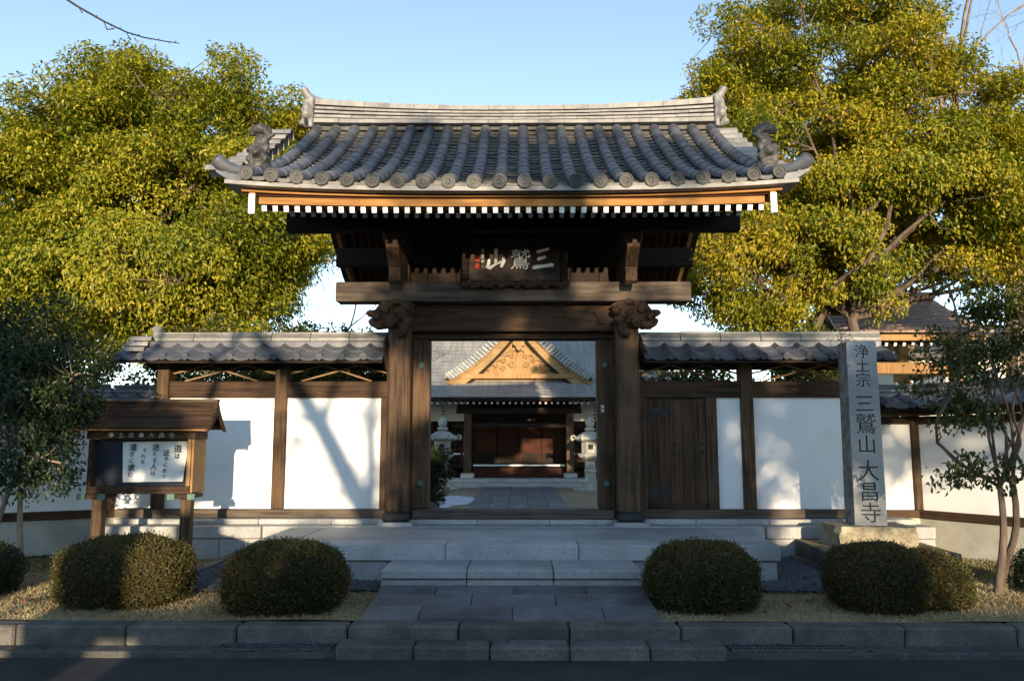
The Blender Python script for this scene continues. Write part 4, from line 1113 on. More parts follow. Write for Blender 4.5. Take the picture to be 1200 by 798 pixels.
def clipped_bush(label, lobes, n, seed, m='leaf_azalea', leaf=(0.023, 0.011), group='clipped round bushes', tint=(0.25, 0.6)):
    """dense dome: superellipsoid lobes (centre, radii) standing on the lawn"""
    rng = np.random.default_rng(seed); c0 = lobes[0][0]
    root = thing('clipped_bush', label, 'bush', (c0[0], c0[1], 0.18), group)
    V = []; T = []; core = MB()
    for c, r in lobes:
        c = np.array(c); r = np.array(r); k = int(n * r[0] * r[2] / (lobes[0][1][0] * lobes[0][1][2]))
        d = unit(rng.normal(size=(k, 3))); q = 2.6
        s = 1 / (np.abs(d) ** q).sum(1, keepdims=True) ** (1 / q)
        bumps = np.array([1 + 0.085 * noise.noise(Vector(tuple(x * 2.3 + c))) + 0.03 * noise.noise(Vector(tuple(x * 9 + c))) for x in d])[:, None]
        p = c + d * s * r * bumps * np.where(rng.random((k, 1)) < 0.05, rng.uniform(1.0, 1.09, (k, 1)), rng.uniform(0.90, 1.015, (k, 1)))
        keep = p[:, 2] > 0.20; p = p[keep]; d = d[keep]; k = len(p)
        ax = unit(d * 0.9 + rng.normal(size=(k, 3)) * 0.6 + np.array([0, 0, 0.35])); up = unit(d + rng.normal(size=(k, 3)) * 0.6)
        V.append(leaves_mesh('', p, ax, up, leaf[0], leaf[1], rng))
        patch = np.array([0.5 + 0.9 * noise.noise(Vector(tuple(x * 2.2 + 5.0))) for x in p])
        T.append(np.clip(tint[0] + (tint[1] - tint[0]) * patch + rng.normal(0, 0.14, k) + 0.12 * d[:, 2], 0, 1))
        vs0 = len(core.v); core.lathe([(max(0.02, abs(math.cos(a)) ** (2 / q)), math.copysign(abs(math.sin(a)) ** (2 / q), math.sin(a))) for a in [math.pi * (i / 12 - 0.5) for i in range(13)]], 20)
        for i in range(vs0, len(core.v)):
            pp = core.v[i]; core.v[i] = tuple(c[j] + pp[j] * r[j] * 0.91 for j in range(3))
    core.build('twig_core', 'twig_dark', root, smooth=True)
    leaf_object('foliage', np.concatenate(V), np.concatenate(T), m, root)
    return root
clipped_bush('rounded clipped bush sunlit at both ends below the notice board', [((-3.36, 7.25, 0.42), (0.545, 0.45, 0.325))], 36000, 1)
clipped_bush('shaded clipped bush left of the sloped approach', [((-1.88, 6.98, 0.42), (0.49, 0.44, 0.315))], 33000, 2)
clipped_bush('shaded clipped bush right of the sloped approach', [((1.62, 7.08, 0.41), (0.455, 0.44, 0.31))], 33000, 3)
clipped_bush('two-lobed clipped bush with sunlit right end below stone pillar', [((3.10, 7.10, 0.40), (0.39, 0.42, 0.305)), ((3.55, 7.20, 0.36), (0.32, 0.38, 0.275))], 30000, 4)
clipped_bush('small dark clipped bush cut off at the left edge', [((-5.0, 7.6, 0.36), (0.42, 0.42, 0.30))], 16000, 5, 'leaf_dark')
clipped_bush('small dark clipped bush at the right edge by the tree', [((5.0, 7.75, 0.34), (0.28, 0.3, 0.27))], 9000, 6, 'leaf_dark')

# dry grass
def grass(name, label, regs, n, hgt, m, seed, cat):
    rng = np.random.default_rng(seed); P = []
    A = np.array([(r[1] - r[0]) * (r[3] - r[2]) for r in regs]); A = A / A.sum()
    for r, a in zip(regs, A):
        k = int(n * a); P.append(np.stack([rng.uniform(r[0], r[1], k), rng.uniform(r[2], r[3], k), np.full(k, 0.178)], 1))
    p = np.concatenate(P); k = len(p)
    for c in range(0): pass
    p[:, 2] += np.array([0.02 * noise.noise(Vector((x * 0.9, y * 0.9, 3))) for x, y in p[:, :2]])
    ax = unit(rng.normal(size=(k, 3)) * np.array([0.9, 0.9, 0.15]) + np.array([0, 0, 0.75])); up = unit(rng.normal(size=(k, 3)))
    V = leaves_mesh('', p, ax, up, hgt, hgt * 0.13, rng, 0.05)
    t = np.clip(0.5 + 0.35 * np.array([noise.noise(Vector((x * 1.7, y * 1.7, 1))) for x, y in p[:, :2]]) + rng.normal(0, 0.2, k), 0, 1)
    o = leaf_object(name, V, t, m, None); tag(o, label, cat, kind='stuff'); return o
grass('dry_grass', 'short straw-coloured winter grass on the lawn', [(-6, -1.2, 6.53, 7.7), (1.2, 6, 6.53, 7.7), (-6, -3.4, 7.7, 9.9), (3.4, 6, 7.7, 9.9)], 60000, 0.045, 'grass_dry', 11, 'grass')
grass('green_grass', 'low green grass along the foot of the outer walls', [(-7.2, -4.4, 8.9, 10.2), (4.7, 6.2, 8.4, 9.9)], 14000, 0.05, 'grass_green', 12, 'grass')

# fallen leaves
rng = np.random.default_rng(21); k = 260
p = np.stack([np.concatenate([rng.uniform(1.2, 5.5, k // 2), rng.uniform(-5, -1.2, k // 2)]), rng.uniform(6.56, 8.6, k), np.full(k, 0.215)], 1)
V = leaves_mesh('', p, unit(rng.normal(size=(k, 3)) * np.array([1, 1, .2])), unit(rng.normal(size=(k, 3)) * .4 + np.array([0, 0, 1])), 0.05, 0.03, rng)
leaf_mat('leaf_fallen', [(0.10, 0.035, 0.012), (0.18, 0.07, 0.02), (0.22, 0.12, 0.04)], trans=0.1)
k2 = 90; p2 = np.stack([rng.uniform(-4.5, 4.8, k2), rng.uniform(6.1, 6.34, k2), np.full(k2, 0.055)], 1)
p2[:, 2] = np.where(p2[:, 1] < 6.15, 0.008, np.where((p2[:, 0] > -1.3) & (p2[:, 0] < 1.6), 0.105, 0.055))
V = np.concatenate([V, leaves_mesh('', p2, unit(rng.normal(size=(k2, 3)) * np.array([1, 1, .15])), unit(rng.normal(size=(k2, 3)) * .3 + np.array([0, 0, 1])), 0.04, 0.022, rng)]); k = k + k2
tag(leaf_object('fallen_leaves', V, rng.uniform(0, 1, k), 'leaf_fallen', None), 'scattered brown fallen leaves on the dry lawn', 'leaves', kind='stuff')

# big evergreen trees behind the walls
leafy_tree('evergreen_tree', 'broad sunlit evergreen tree towering behind the left wall', (-7.3, 17.0, -0.1), [(-7.3, 17.0, 4.2)],
           [((-7.15, 16.8, 6.75), (2.85, 1.9, 3.0)), ((-5.3, 16.4, 6.2), (1.15, 1.4, 1.55)), ((-10.3, 16.4, 6.0), (1.7, 1.5, 2.3)), ((-8.4, 15.8, 4.5), (3.2, 1.7, 1.3)), ((-8.6, 16.6, 7.4), (1.9, 1.6, 2.0))],
           1500, 0.42, 190, (0.105, 0.048), 'leaf_camphor', 31, 0.26, limbs=40, droop=0.7, group='evergreen trees behind the walls', shell=0.72, boughs=210, rbough=0.74, bspace=0.70, tint=(0.25, 0.75))
leafy_tree('evergreen_tree', 'tall airy evergreen tree rising behind the right wall', (5.9, 16.0, -0.1), [(5.5, 16.0, 4.4), (6.2, 16.2, 4.2), (6.6, 15.8, 4.0)],
           [((6.4, 16.0, 8.3), (2.8, 1.9, 2.9)), ((4.7, 15.8, 7.2), (1.6, 1.6, 2.2)), ((8.2, 16.0, 7.2), (2.2, 1.9, 2.2)), ((4.7, 15.6, 5.2), (1.6, 1.6, 1.5)), ((7.6, 15.8, 6.0), (2.3, 2.0, 1.5)), ((9.7, 15.6, 6.0), (1.4, 1.6, 1.9))],
           1450, 0.40, 185, (0.100, 0.046), 'leaf_right', 33, 0.15, limbs=40, droop=0.75, stems=3, group='evergreen trees behind the walls', tint=(0.3, 0.85), shell=0.65, boughs=190, rbough=0.72, bspace=0.72)
# shrubs seen through the lattice
for i, (lab, c, r) in enumerate((('evergreen shrub behind the left lattice beside the gate', (-2.8, 13.2, 2.05), (1.3, 0.8, 1.4)), ('evergreen shrub behind the left lattice near the wall end', (-5.0, 13.4, 2.1), (1.3, 0.9, 1.5)),
        ('evergreen shrub behind the right lattice above the small door', (2.8, 13.4, 1.95), (1.2, 0.8, 1.35)), ('evergreen shrub behind the right lattice near the stone pillar', (4.9, 13.2, 2.0), (1.4, 0.9, 1.4)),
        ('evergreen shrub behind the low wall left of the notice board', (-7.4, 13.2, 2.2), (1.3, 0.9, 1.7)), ('leafy shrub rising above the left wall under the evergreen', (-3.7, 14.5, 2.7), (1.1, 0.9, 0.95)))):
    leafy_tree('shrub', lab, (c[0], c[1], -0.1), [(c[0], c[1], c[2] * 0.6)], [(c, r)], 130, 0.28, 110, (0.10, 0.048), 'leaf_mid', 50 + i, 0.05, limbs=10, cat='shrub', group='shrubs behind the gate walls', shell=0.5)
# two small trees in front of the walls
leafy_tree('garden_tree', 'small dark leafy tree in shade at the left edge', (-5.35, 8.7, 0.18), [(-5.2, 8.7, 1.5)],
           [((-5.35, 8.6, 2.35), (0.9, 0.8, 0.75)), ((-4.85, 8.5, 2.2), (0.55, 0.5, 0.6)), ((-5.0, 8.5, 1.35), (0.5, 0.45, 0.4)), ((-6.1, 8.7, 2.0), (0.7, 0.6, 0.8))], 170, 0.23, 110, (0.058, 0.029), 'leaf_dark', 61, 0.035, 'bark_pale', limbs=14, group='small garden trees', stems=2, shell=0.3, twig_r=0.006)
leafy_tree('garden_tree', 'small sparse leafy tree with forked pale trunk at right edge', (4.62, 7.75, 0.2), [(4.58, 7.75, 1.15), (4.7, 7.75, 1.2)],
           [((4.35, 7.7, 2.35), (0.62, 0.5, 0.42)), ((4.85, 7.8, 2.5), (0.6, 0.5, 0.5)), ((4.2, 7.6, 1.28), (0.45, 0.4, 0.20)), ((4.25, 7.7, 1.85), (0.35, 0.35, 0.20)), ((4.8, 7.8, 2.85), (0.65, 0.5, 0.42))], 92, 0.18, 60, (0.062, 0.030), 'leaf_mid', 64, 0.042, 'bark', limbs=11, group='small garden trees', stems=2, shell=0.25, tint=(0.1, 0.6), twig_r=0.006)

# ------------------------------------------------------------------ bare trees
def grow(mb, p, d, L, r, depth, rng, spread=0.55, minr=0.004, upb=0.12, wig=0.12):
    pts = [p.copy()]; rad = [r]; n = 4; q = p.copy(); dd = d.copy()
    for i in range(n):
        dd = dd + rng.normal(size=3) * wig; dd[2] += upb * 0.2; dd /= np.linalg.norm(dd); q = q + dd * L / n; pts.append(q.copy()); rad.append(max(minr, r * (1 - 0.45 * (i + 1) / n)))
    mb.tube([tuple(a) for a in pts], rad, 6 if r > 0.05 else (4 if r > 0.015 else 3), cap=False)
    if depth <= 0: return
    kids = 2 if rng.random() < 0.45 else 3
    for k in range(kids):
        s = pts[-1] if k < 2 else pts[2]
        nd = dd + rng.normal(size=3) * spread; nd[2] += upb; nd /= np.linalg.norm(nd)
        grow(mb, s, nd, L * rng.uniform(0.62, 0.88), max(minr, rad[-1] * rng.uniform(0.62, 0.92)), depth - 1, rng, spread, minr, upb, wig)
def bare_tree(label, base, H, r, depth, seed, lean=(0, 0), m='bark_pale', spread=0.5):
    rng = np.random.default_rng(seed); root = thing('bare_tree', label, 'tree', base, 'leafless trees')
    mb = MB(); d = np.array([lean[0], lean[1], 1.0]); d /= np.linalg.norm(d)
    grow(mb, np.array(base, float) - np.array([0, 0, 0.2]), d, H, r, depth, rng, spread)
    mb.build('branches', m, root, smooth=True); return root
bare_tree('tall leafless tree with pale limbs at the upper right corner', (12.3, 19.6, -0.1), 5.6, 0.5, 7, 71, (0.0, 0))
bare_tree('leafless tree with fine reddish twigs behind the left wall', (-6.2, 24.0, -0.1), 3.4, 0.13, 7, 73, (0.05, 0))
bare_tree('leafless tree far behind the right wall', (8.2, 26.0, -0.1), 3.0, 0.14, 6, 74, (0, 0))

# ================================================================== INSIDE THE PRECINCT
path = thing('paved_path', None, None, (0.05, 22, -0.1), kind='structure')
for j in range(16):
    y0 = 13.0 + 1.25 * j
    for i in range(5):
        x0 = -1.27 + 0.532 * i; B('paving_slab', path, 'granite_dark', x0 + 0.006, x0 + 0.526, y0 + 0.006, y0 + 1.244, -0.2, -0.075 + random.uniform(-.004, .004), 0.008)
def stone_lantern(label, x, y, z):
    t = thing('stone_lantern', label, 'lantern', (x, y, z), 'stone lanterns')
    def part(n, prof, seg=16): MB().lathe([(r * 1.0, h + z) for r, h in prof], seg, (x, y, 0)).build(n, 'stone_lantern', t, smooth=True)
    part('plinth', [(0.62, 0), (0.60, 0.10), (0.45, 0.14), (0.44, 0.22), (0.30, 0.26)], 6)
    part('shaft', [(0.24, 0.26), (0.25, 0.32), (0.20, 0.36), (0.195, 0.62), (0.225, 0.65), (0.225, 0.70), (0.195, 0.73), (0.19, 1.02), (0.24, 1.06)])
    part('platform', [(0.24, 1.06), (0.30, 1.10), (0.42, 1.20), (0.43, 1.28), (0.36, 1.32), (0.30, 1.34)], 6)
    fb = MB(); prof = [(0.30, 1.34), (0.31, 1.72)]
    fb.lathe([(r, h + z) for r, h in prof], 6, (x, y, 0)); f = fb.build('fire_box', 'stone_lantern', t)
    B('fire_opening', f, 'ink', x - 0.085, x + 0.085, y - 0.315, y - 0.26, z + 1.46, z + 1.63, 0.004)
    part('roof', [(0.30, 1.72), (0.52, 1.76), (0.60, 1.82), (0.56, 1.88), (0.42, 1.96), (0.26, 2.06), (0.14, 2.10)], 6)
    for k in range(6):
        a = math.pi / 3 * k
        mb = MB(); pts = []
        for i in range(8):
            u = i / 7 * 4.6; rr = 0.60 + 0.075 * math.sin(u); pts.append((x + rr * math.cos(a), y + rr * math.sin(a), z + 1.87 - 0.075 * math.cos(u)))
        mb.tube(pts, [0.055 - 0.004 * i for i in range(8)], 7); mb.build('roof_scroll', 'stone_lantern', t, smooth=True)
    part('finial', [(0.13, 2.10), (0.19, 2.15), (0.19, 2.22), (0.11, 2.25), (0.15, 2.32), (0.17, 2.40), (0.13, 2.50), (0.05, 2.58), (0.01, 2.68)])
stone_lantern('stone lantern left of the paved path', -2.72, 29.8, -0.08)
stone_lantern('stone lantern right of the paved path', 2.66, 29.8, -0.10)
# rock, shrub and melting snow just inside the gate
rk = MB(); ell(rk, (-1.5, 13.9, 0.1), (0.36, 0.34, 0.50)); ell(rk, (-1.36, 13.8, 0.05), (0.24, 0.26, 0.40))
O('garden_rock', remesh(rk, 0.04, 0.05, 4), 'rock', None, label='dark rounded rock behind the left gate post', cat='rock')
leafy_tree('shrub', 'dark round shrub just inside the gate beside the left jamb', (-1.78, 15.5, -0.1), [(-1.78, 15.5, 0.5)], [((-1.72, 15.5, 1.02), (0.55, 0.5, 0.72))], 55, 0.2, 120, (0.07, 0.032), 'leaf_dark', 81, 0.04, limbs=8, cat='shrub', shell=0.5)
mb = MB(); n = 40; vs = [(-1.95, 23.6, 0.0)]
for i in range(n):
    a = 2 * math.pi * i / n; rr = 1 + 0.25 * noise.noise(Vector((math.cos(a) * 2, math.sin(a) * 2, 7)))
    vs.append((-2.05 + 0.8 * rr * math.cos(a), 24.0 + 2.4 * rr * math.sin(a), -0.09))
mb.add(vs, [(0, 1 + i, 1 + (i + 1) % n) for i in range(n)]); o = mb.build('snow_patch', 'snow', None, smooth=True); tag(o, 'pale bluish patch of old snow left of the paved path', 'snow', kind='stuff')

# ---- main hall
hall = thing('main_hall', 'temple main hall with broad grey roof and golden gable seen through the gate', 'hall', (0, 34, -0.1))
HX = 0.07
B('stone_base', hall, 'granite', -8.2, 8.2, 31.4, 41, -0.2, 0.06, 0.02)
B('stone_step', hall, 'granite', -2.9, 3.04, 31.9, 33.2, 0.062, 0.20, 0.02)
# concave hipped roof in courses (each course a part)
EYH, RYH, EZ, RZH = 31.5, 39.6, 3.40, 8.7
def hz(t): return EZ + (RZH - EZ) * (0.62 * t + 0.38 * t * t)
def hx(t): return 7.7 - 4.6 * t
def hx2(t): return 7.7 - 4.2 * t
NC = 26
hr = MB(); vs = []; fs = []
for lay in (0, 1):
    for j in range(NC + 1):
        t = j / NC; y = EYH + (RYH - EYH) * t; z = hz(t) - 0.06 - 0.10 * lay; w = hx(t)
        for x, yy in ((-w, y), (w, y), (w, 2 * RYH - y), (-w, 2 * RYH - y)): vs.append((x + HX, yy, z))
A = 4 * (NC + 1)
for lay in (0, 1):
    for j in range(NC):
        for k in range(4):
            a = lay * A + j * 4 + k; b = lay * A + j * 4 + (k + 1) % 4; fs.append((a, b, b + 4, a + 4))
for k in range(4): fs.append((k, (k + 1) % 4, A + (k + 1) % 4, A + k))
hr.add(vs, fs); hroof = hr.build('roof', 'wood_dark', hall)
for j in range(NC):
    t0, t1 = j / NC, (j + 1) / NC
    y0, y1 = EYH + (RYH - EYH) * t0, EYH + (RYH - EYH) * t1
    mb = MB(); z0, z1 = hz(t0), hz(t1); w0, w1 = hx(t0), hx(t1)
    v = [(-w0, y0 - 0.008, z0 + 0.0), (w0, y0 - 0.008, z0 + 0.0), (w1, y1, z1 - 0.004), (-w1, y1, z1 - 0.004), (-w0, y0 - 0.008, z0 - 0.05), (w0, y0 - 0.008, z0 - 0.05), (w1, y1, z1 - 0.055), (-w1, y1, z1 - 0.055)]
    mb.add([(p[0] + HX, p[1], p[2]) for p in v], [(0, 1, 2, 3), (4, 5, 1, 0), (7, 6, 5, 4), (3, 2, 6, 7), (0, 3, 7, 4), (1, 5, 6, 2)]); mb.build('roof_course', 'hall_roof', hroof)
    mb = MB()
    for s in (-1, 1):
        v = [(s * (w0 + 0.03), y0, z0), (s * (w0 + 0.03), 2 * RYH - y0, z0), (s * w1, 2 * RYH - y1, z1 - 0.03), (s * w1, y1, z1 - 0.03)]
        mb.add([(p[0] + HX, p[1], p[2]) for p in v], [(0, 1, 2, 3)])
    mb.build('side_roof_course', 'hall_roof', hroof)
# gable dormer standing on the roof
GY = 33.0
def gab(u, off=0.0):       # u 0 apex .. 1 foot; concave rake
    x = 3.0 * u; w = 3.0 - x; z = 4.30 + 0.525 * w + 0.125 * w * w; return x, z + off
dorm = MB(); vs = []; fs = []; n = 14
for lay in (0, 1):
    for yy in (32.65, 38.0):
        for i in range(-n, n + 1):
            u = abs(i) / n; x, z = gab(u); vs.append((HX + math.copysign(x, i), yy, z + 0.05 - 0.20 * lay))
K = 2 * n + 1
for lay in (0, 1):
    for i in range(K - 1):
        a = lay * 2 * K + i; fs.append((a, a + 1, a + K + 1, a + K))
for yy in (0, 1):
    for i in range(K - 1):
        a = yy * K + i; fs.append((a, a + 1, a + 2 * K + 1, a + 2 * K))
for i in (0, K - 1): fs.append((i, i + K, i + 3 * K, i + 2 * K))
dorm.add(vs, fs); dr = dorm.build('gable_roof', 'hall_tile', hall, smooth=True)
for s in (-1, 1):           # round tiles along the rake and gold bargeboards
    for i in range(26):
        u = (i + 0.5) / 26; x, z = gab(u)
        MB().tube([(HX + s * (x + 0.05), 32.58, z + 0.03), (HX + s * (x - 0.22), 32.63, z - 0.19)], 0.07, 8).build('rake_tile', 'hall_tile', dr, smooth=True)
    for (o0, o1, yy, m) in ((-0.20, -0.30, 32.60, 'wood_x'), (-0.305, -0.47, 32.66, 'wood_tan'), (-0.475, -0.86, 32.74, 'wood_pale'), (-0.865, -1.0, 32.80, 'wood_dark')):  # innermost dark strip stands in for the shade under the bargeboard
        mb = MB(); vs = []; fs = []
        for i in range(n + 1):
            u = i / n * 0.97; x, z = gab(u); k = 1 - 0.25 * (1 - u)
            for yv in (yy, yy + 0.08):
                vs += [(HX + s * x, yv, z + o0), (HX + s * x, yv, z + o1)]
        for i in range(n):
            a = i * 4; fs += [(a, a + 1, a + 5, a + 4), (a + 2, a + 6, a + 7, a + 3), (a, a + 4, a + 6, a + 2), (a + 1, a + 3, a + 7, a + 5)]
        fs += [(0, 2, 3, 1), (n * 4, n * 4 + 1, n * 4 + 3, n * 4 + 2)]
        mb.add(vs, fs); mb.build('bargeboard_and_shade_strip', m, hall)
mb = MB(); pts = [(HX + (1 if i > 0 else -1) * gab(abs(i) / n)[0], gab(abs(i) / n)[1] - 0.60) for i in range(-n, n + 1)]
mb.prism(pts, 33.05, 33.15); mb.build('gable_wall', 'wood_tan', hall)
mb = MB()
for s in (-1, 1):
    for i in range(11):
        t = i / 10; ell(mb, (HX + s * (0.15 + 1.15 * t), 32.98, 5.40 - 0.70 * t + 0.03 * math.sin(i * 2.1)), (0.13, 0.06, 0.10 * (1 - 0.4 * t)), 6)
    for (qx, qz, qr) in ((0.30, 5.12, 0.13), (0.62, 4.92, 0.13), (0.95, 4.72, 0.11), (1.25, 4.58, 0.08), (0.30, 4.75, 0.15), (0.65, 4.60, 0.12)):
        mb.tube([(HX + s * (qx + qr * (1 - t * 0.75) * math.cos(t * 8)), 32.97, qz + qr * (1 - t * 0.75) * math.sin(t * 8)) for t in [i / 14 for i in range(15)]], 0.035, 6)
O('gable_carving', remesh(mb, 0.025, 0.015, 12), 'wood_pale', hall)
mb = MB(); mb.prism([(HX - 0.22, 5.70), (HX, 5.86), (HX + 0.22, 5.70), (HX + 0.24, 5.55), (HX + 0.13, 5.47), (HX + 0.10, 5.38), (HX, 5.28), (HX - 0.10, 5.38), (HX - 0.13, 5.47), (HX - 0.24, 5.55)], 32.62, 32.7); mb.build('gable_pendant', 'wood_pale', hall)
B('gable_foot_beam', hall, 'wood_tan', HX - 2.7, HX + 2.7, 32.7, 33.0, 4.17, 4.36, 0.01)
# eave board, rafters, porch frame
B('eave_board', hall, 'wood_red', HX - 7.6, HX + 7.6, 31.55, 31.75, 3.20, 3.29, 0.01)
for i in range(64):
    x = HX - 7.4 + 14.8 * i / 63
    me = MB().bar((x, 31.72, 3.13), (x, 34.6, 4.0), 0.085, 0.085, 0.004).mesh('rafter'); me.materials.append(MATS['wood_dark']); me.materials.append(MATS['tip_white'])
    for p in me.polygons:
        if p.normal.y < -0.9: p.material_index = 1
    O('rafter', me, None, hall)
for s in (-1, 1):
    X = HX + s * 2.04
    B('porch_post', hall, 'wood_z', X - 0.15, X + 0.15, 32.4, 32.7, 0.40, 2.75, 0.03)
    B('post_base', hall, 'granite', X - 0.26, X + 0.26, 32.3, 32.8, 0.202, 0.40, 0.03)
    B('porch_bracket', hall, 'wood_dark', X - 0.42, X + 0.42, 32.35, 32.75, 2.98, 3.12, 0.04)
    x0, x1 = sorted((HX + s * 2.3, HX + s * 7.0))
    B('white_wall_band', hall, 'plaster', x0, x1, 36.2, 36.3, 2.55, 3.6, 0.004)
    B('side_lattice_wall', hall, 'wood_dark', x0, x1, 36.22, 36.34, 0.7, 2.5, 0.004)
    for k in range(14):
        xx = x0 + (x1 - x0) * (k + 0.5) / 14; B('lattice_bar', hall, 'wood_x', xx - 0.03, xx + 0.03, 36.15, 36.219, 0.75, 2.5, 0.004)
    B('veranda_rail', hall, 'wood_red', x0, x1, 34.3, 34.38, 1.28, 1.36, 0.01); B('veranda_rail', hall, 'tip_white', x0, x1, 34.31, 34.37, 1.10, 1.17, 0.01)
    B('veranda_rail', hall, 'wood_red', x0, x1, 34.31, 34.37, 0.90, 0.96, 0.01)
    for k in range(5):
        xx = x0 + 0.1 + (x1 - x0 - 0.2) * k / 4; B('rail_post', hall, 'wood_red', xx - 0.05, xx + 0.05, 34.28, 34.40, 0.72, 1.42, 0.01)
    mb = MB()                     # rain chain in front of the porch
    for k in range(22): mb.lathe([(0.03, 0), (0.045, 0.09)], 6, (HX + s * 2.93, 31.45, 0.1 + 0.14 * k))
    ob = mb.build('rain_chain', 'iron', hall)
B('porch_beam', hall, 'wood_dark', HX - 2.5, HX + 2.5, 32.42, 32.68, 2.752, 2.975, 0.01)
B('porch_beam', hall, 'wood_dark', HX - 2.5, HX + 2.5, 32.44, 32.66, 2.20, 2.36, 0.01)
B('veranda', hall, 'wood_dark', HX - 7.2, HX + 7.2, 34.2, 36.2, 0.58, 0.70, 0.01)
B('veranda_edge', hall, 'tip_white', HX - 1.9, HX + 1.9, 34.14, 34.2, 0.63, 0.70, 0.005)
for k in range(3):
    B('wooden_step', hall, 'wood_red', HX - 1.88, HX + 1.88, 33.35 + 0.26 * k, 33.62 + 0.26 * k, 0.206, 0.33 + 0.125 * k, 0.01)
B('front_wall', hall, 'wood_dark', HX - 2.3, HX + 2.3, 36.25, 36.4, 0.702, 3.9, 0.004)
for k in range(4):
    a = HX - 1.95 + 0.975 * k
    d = B('sliding_door', hall, 'wood_dark', a + 0.02, a + 0.955, 36.16, 36.22, 0.72, 2.45, 0.006)
    for xx in (a + 0.03, a + 0.90): B('door_stile', d, 'wood_red', xx, xx + 0.05, 36.13, 36.159, 0.72, 2.45, 0.004)
    B('door_rail', d, 'wood_red', a + 0.085, a + 0.895, 36.13, 36.159, 1.15, 1.22, 0.004)
    B('door_pane', d, 'wood_red', a + 0.085, a + 0.895, 36.145, 36.159, 1.23, 2.40, 0.002)
B('hall_back', hall, 'wood_dark', HX - 7.0, HX + 7.0, 36.45, 41.5, 0.06, 3.9, 0.01)

# ---- bell pavilion behind the right wall
bp = thing('bell_pavilion', 'open wooden pavilion with brown roof behind the right wall end', 'pavilion', (9.0, 20, -0.1))
for j in range(9):
    t0, t1 = j / 9, (j + 1) / 9
    for sg in (1, -1):
        v = []
        for t, dz in ((t0, 0.0), (t1, -0.02)):
            w = 1.75 - 0.35 * t; z = 4.08 + 1.05 * (0.75 * t + 0.25 * t * t) + dz; y = 20.0 + sg * (-1.9 + 1.9 * t)
            v += [(9.0 - w, y, z), (9.0 + w, y, z)]
        th = [(p[0], p[1], p[2] - 0.05) for p in v]
        MB().add(v + th, [(0, 1, 3, 2), (4, 6, 7, 5), (0, 4, 5, 1), (2, 3, 7, 6), (0, 2, 6, 4), (1, 5, 7, 3)]).build('roof_course', 'belfry_roof', bp)
B('fascia', bp, 'wood_tan', 7.35, 10.65, 18.2, 18.3, 3.86, 4.0, 0.01)
B('eave_beam', bp, 'wood_tan', 7.5, 10.5, 18.7, 18.9, 3.15, 3.42, 0.02)
for i in range(17):
    x = 7.4 + 0.2 * i; me = MB().bar((x, 18.3, 3.78), (x, 20, 4.6), 0.07, 0.08, 0.004).mesh('rafter'); me.materials.append(MATS['wood_dark']); me.materials.append(MATS['tip_white'])
    for p in me.polygons:
        if p.normal.y < -0.8: p.material_index = 1
    O('rafter', me, None, bp)
for sx in (-1, 1):
    for sy in (-1, 1):
        MB().bar((9.0 + sx * 1.35, 20 + sy * 1.45, -0.1), (9.0 + sx * 1.1, 20 + sy * 1.2, 4.2), 0.26, 0.26, 0.02, up=(0, 1, 0)).build('post', 'wood_tan', bp)
    MB().bar((9.0 + sx * 1.1, 18.3, 3.3), (9.0 + sx * 1.1, 21.6, 3.3), 0.16, 0.28, 0.02).build('side_beam', 'wood_gold_y', bp)
B('roof_ridge', bp, 'belfry_roof', 7.6, 10.4, 19.85, 20.15, 5.10, 5.28, 0.03)
# ---- house far behind on the right
hs = thing('distant_house', 'cream house behind the trees at the right edge', 'house', (17.5, 32, -0.1))
B('wall', hs, 'house_wall', 14.5, 21.5, 31, 38, -0.2, 5.0, 0.02)
for k in range(3):
    w = B('window', hs, 'tip_white', 15.0 + 2.1 * k, 16.3 + 2.1 * k, 30.94, 31.0, 3.2, 4.4, 0.01); B('pane', w, 'house_pane', 15.08 + 2.1 * k, 16.22 + 2.1 * k, 30.925, 30.95, 3.28, 4.32, 0.002)
mb = MB(); mb.prism([(30.3, 4.95), (34.5, 6.6), (38.7, 4.95), (38.7, 4.8), (30.3, 4.8)], 14.0, 22.0, 'yz'); mb.build('roof', 'tile_dark', hs)

# ================================================================== ACROSS THE STREET (behind the camera): what shades the front
bw = thing('block_wall', 'grey block garden wall across the street', 'wall', (4, -4.4, 0))
for r in range(7):
    for i in range(36):
        x = -2.0 + 0.6 * i + (0.3 if r % 2 else 0)
        if x < 16: B('block', bw, 'concrete', x + 0.004, x + 0.596, -4.45, -4.30, 0.1 + 0.2 * r + 0.003, 0.1 + 0.2 * r + 0.197, 0.006)
for r in range(11): B('shade_pier_block', bw, 'concrete', -2.56, -2.02, -4.6, -4.1, 0.1 + 0.2 * r + 0.003, 0.1 + 0.2 * r + 0.197, 0.008)  # unseen pier added to throw a shadow band across the left bush
def street_house(label, x0, x1, y0, y1, h, roofh):
    t = thing('street_house', label, 'house', ((x0 + x1) / 2, y1, 0), 'houses across the street')
    B('wall', t, 'house_wall', x0, x1, y0, y1, -0.2, h, 0.02)
    m = MB(); ym = (y0 + y1) / 2; m.prism([(y0 - 0.5, h - 0.05), (ym, h + roofh), (y1 + 0.5, h - 0.05), (y1 + 0.5, h - 0.2), (y0 - 0.5, h - 0.2)], x0 - 0.4, x1 + 0.4, 'yz'); m.build('roof', 'tile_dark', t)
    n = int((x1 - x0) / 2.4)
    for k in range(n):
        for zz in (0.9, 3.6):
            if zz + 1.3 < h:
                xx = x0 + 0.6 + k * 2.4; w = B('window', t, 'tip_white', xx, xx + 1.4, y1 + 0.001, y1 + 0.05, zz, zz + 1.2, 0.01); B('pane', w, 'house_pane', xx + 0.06, xx + 1.34, y1 + 0.03, y1 + 0.065, zz + 0.06, zz + 1.14, 0.002)
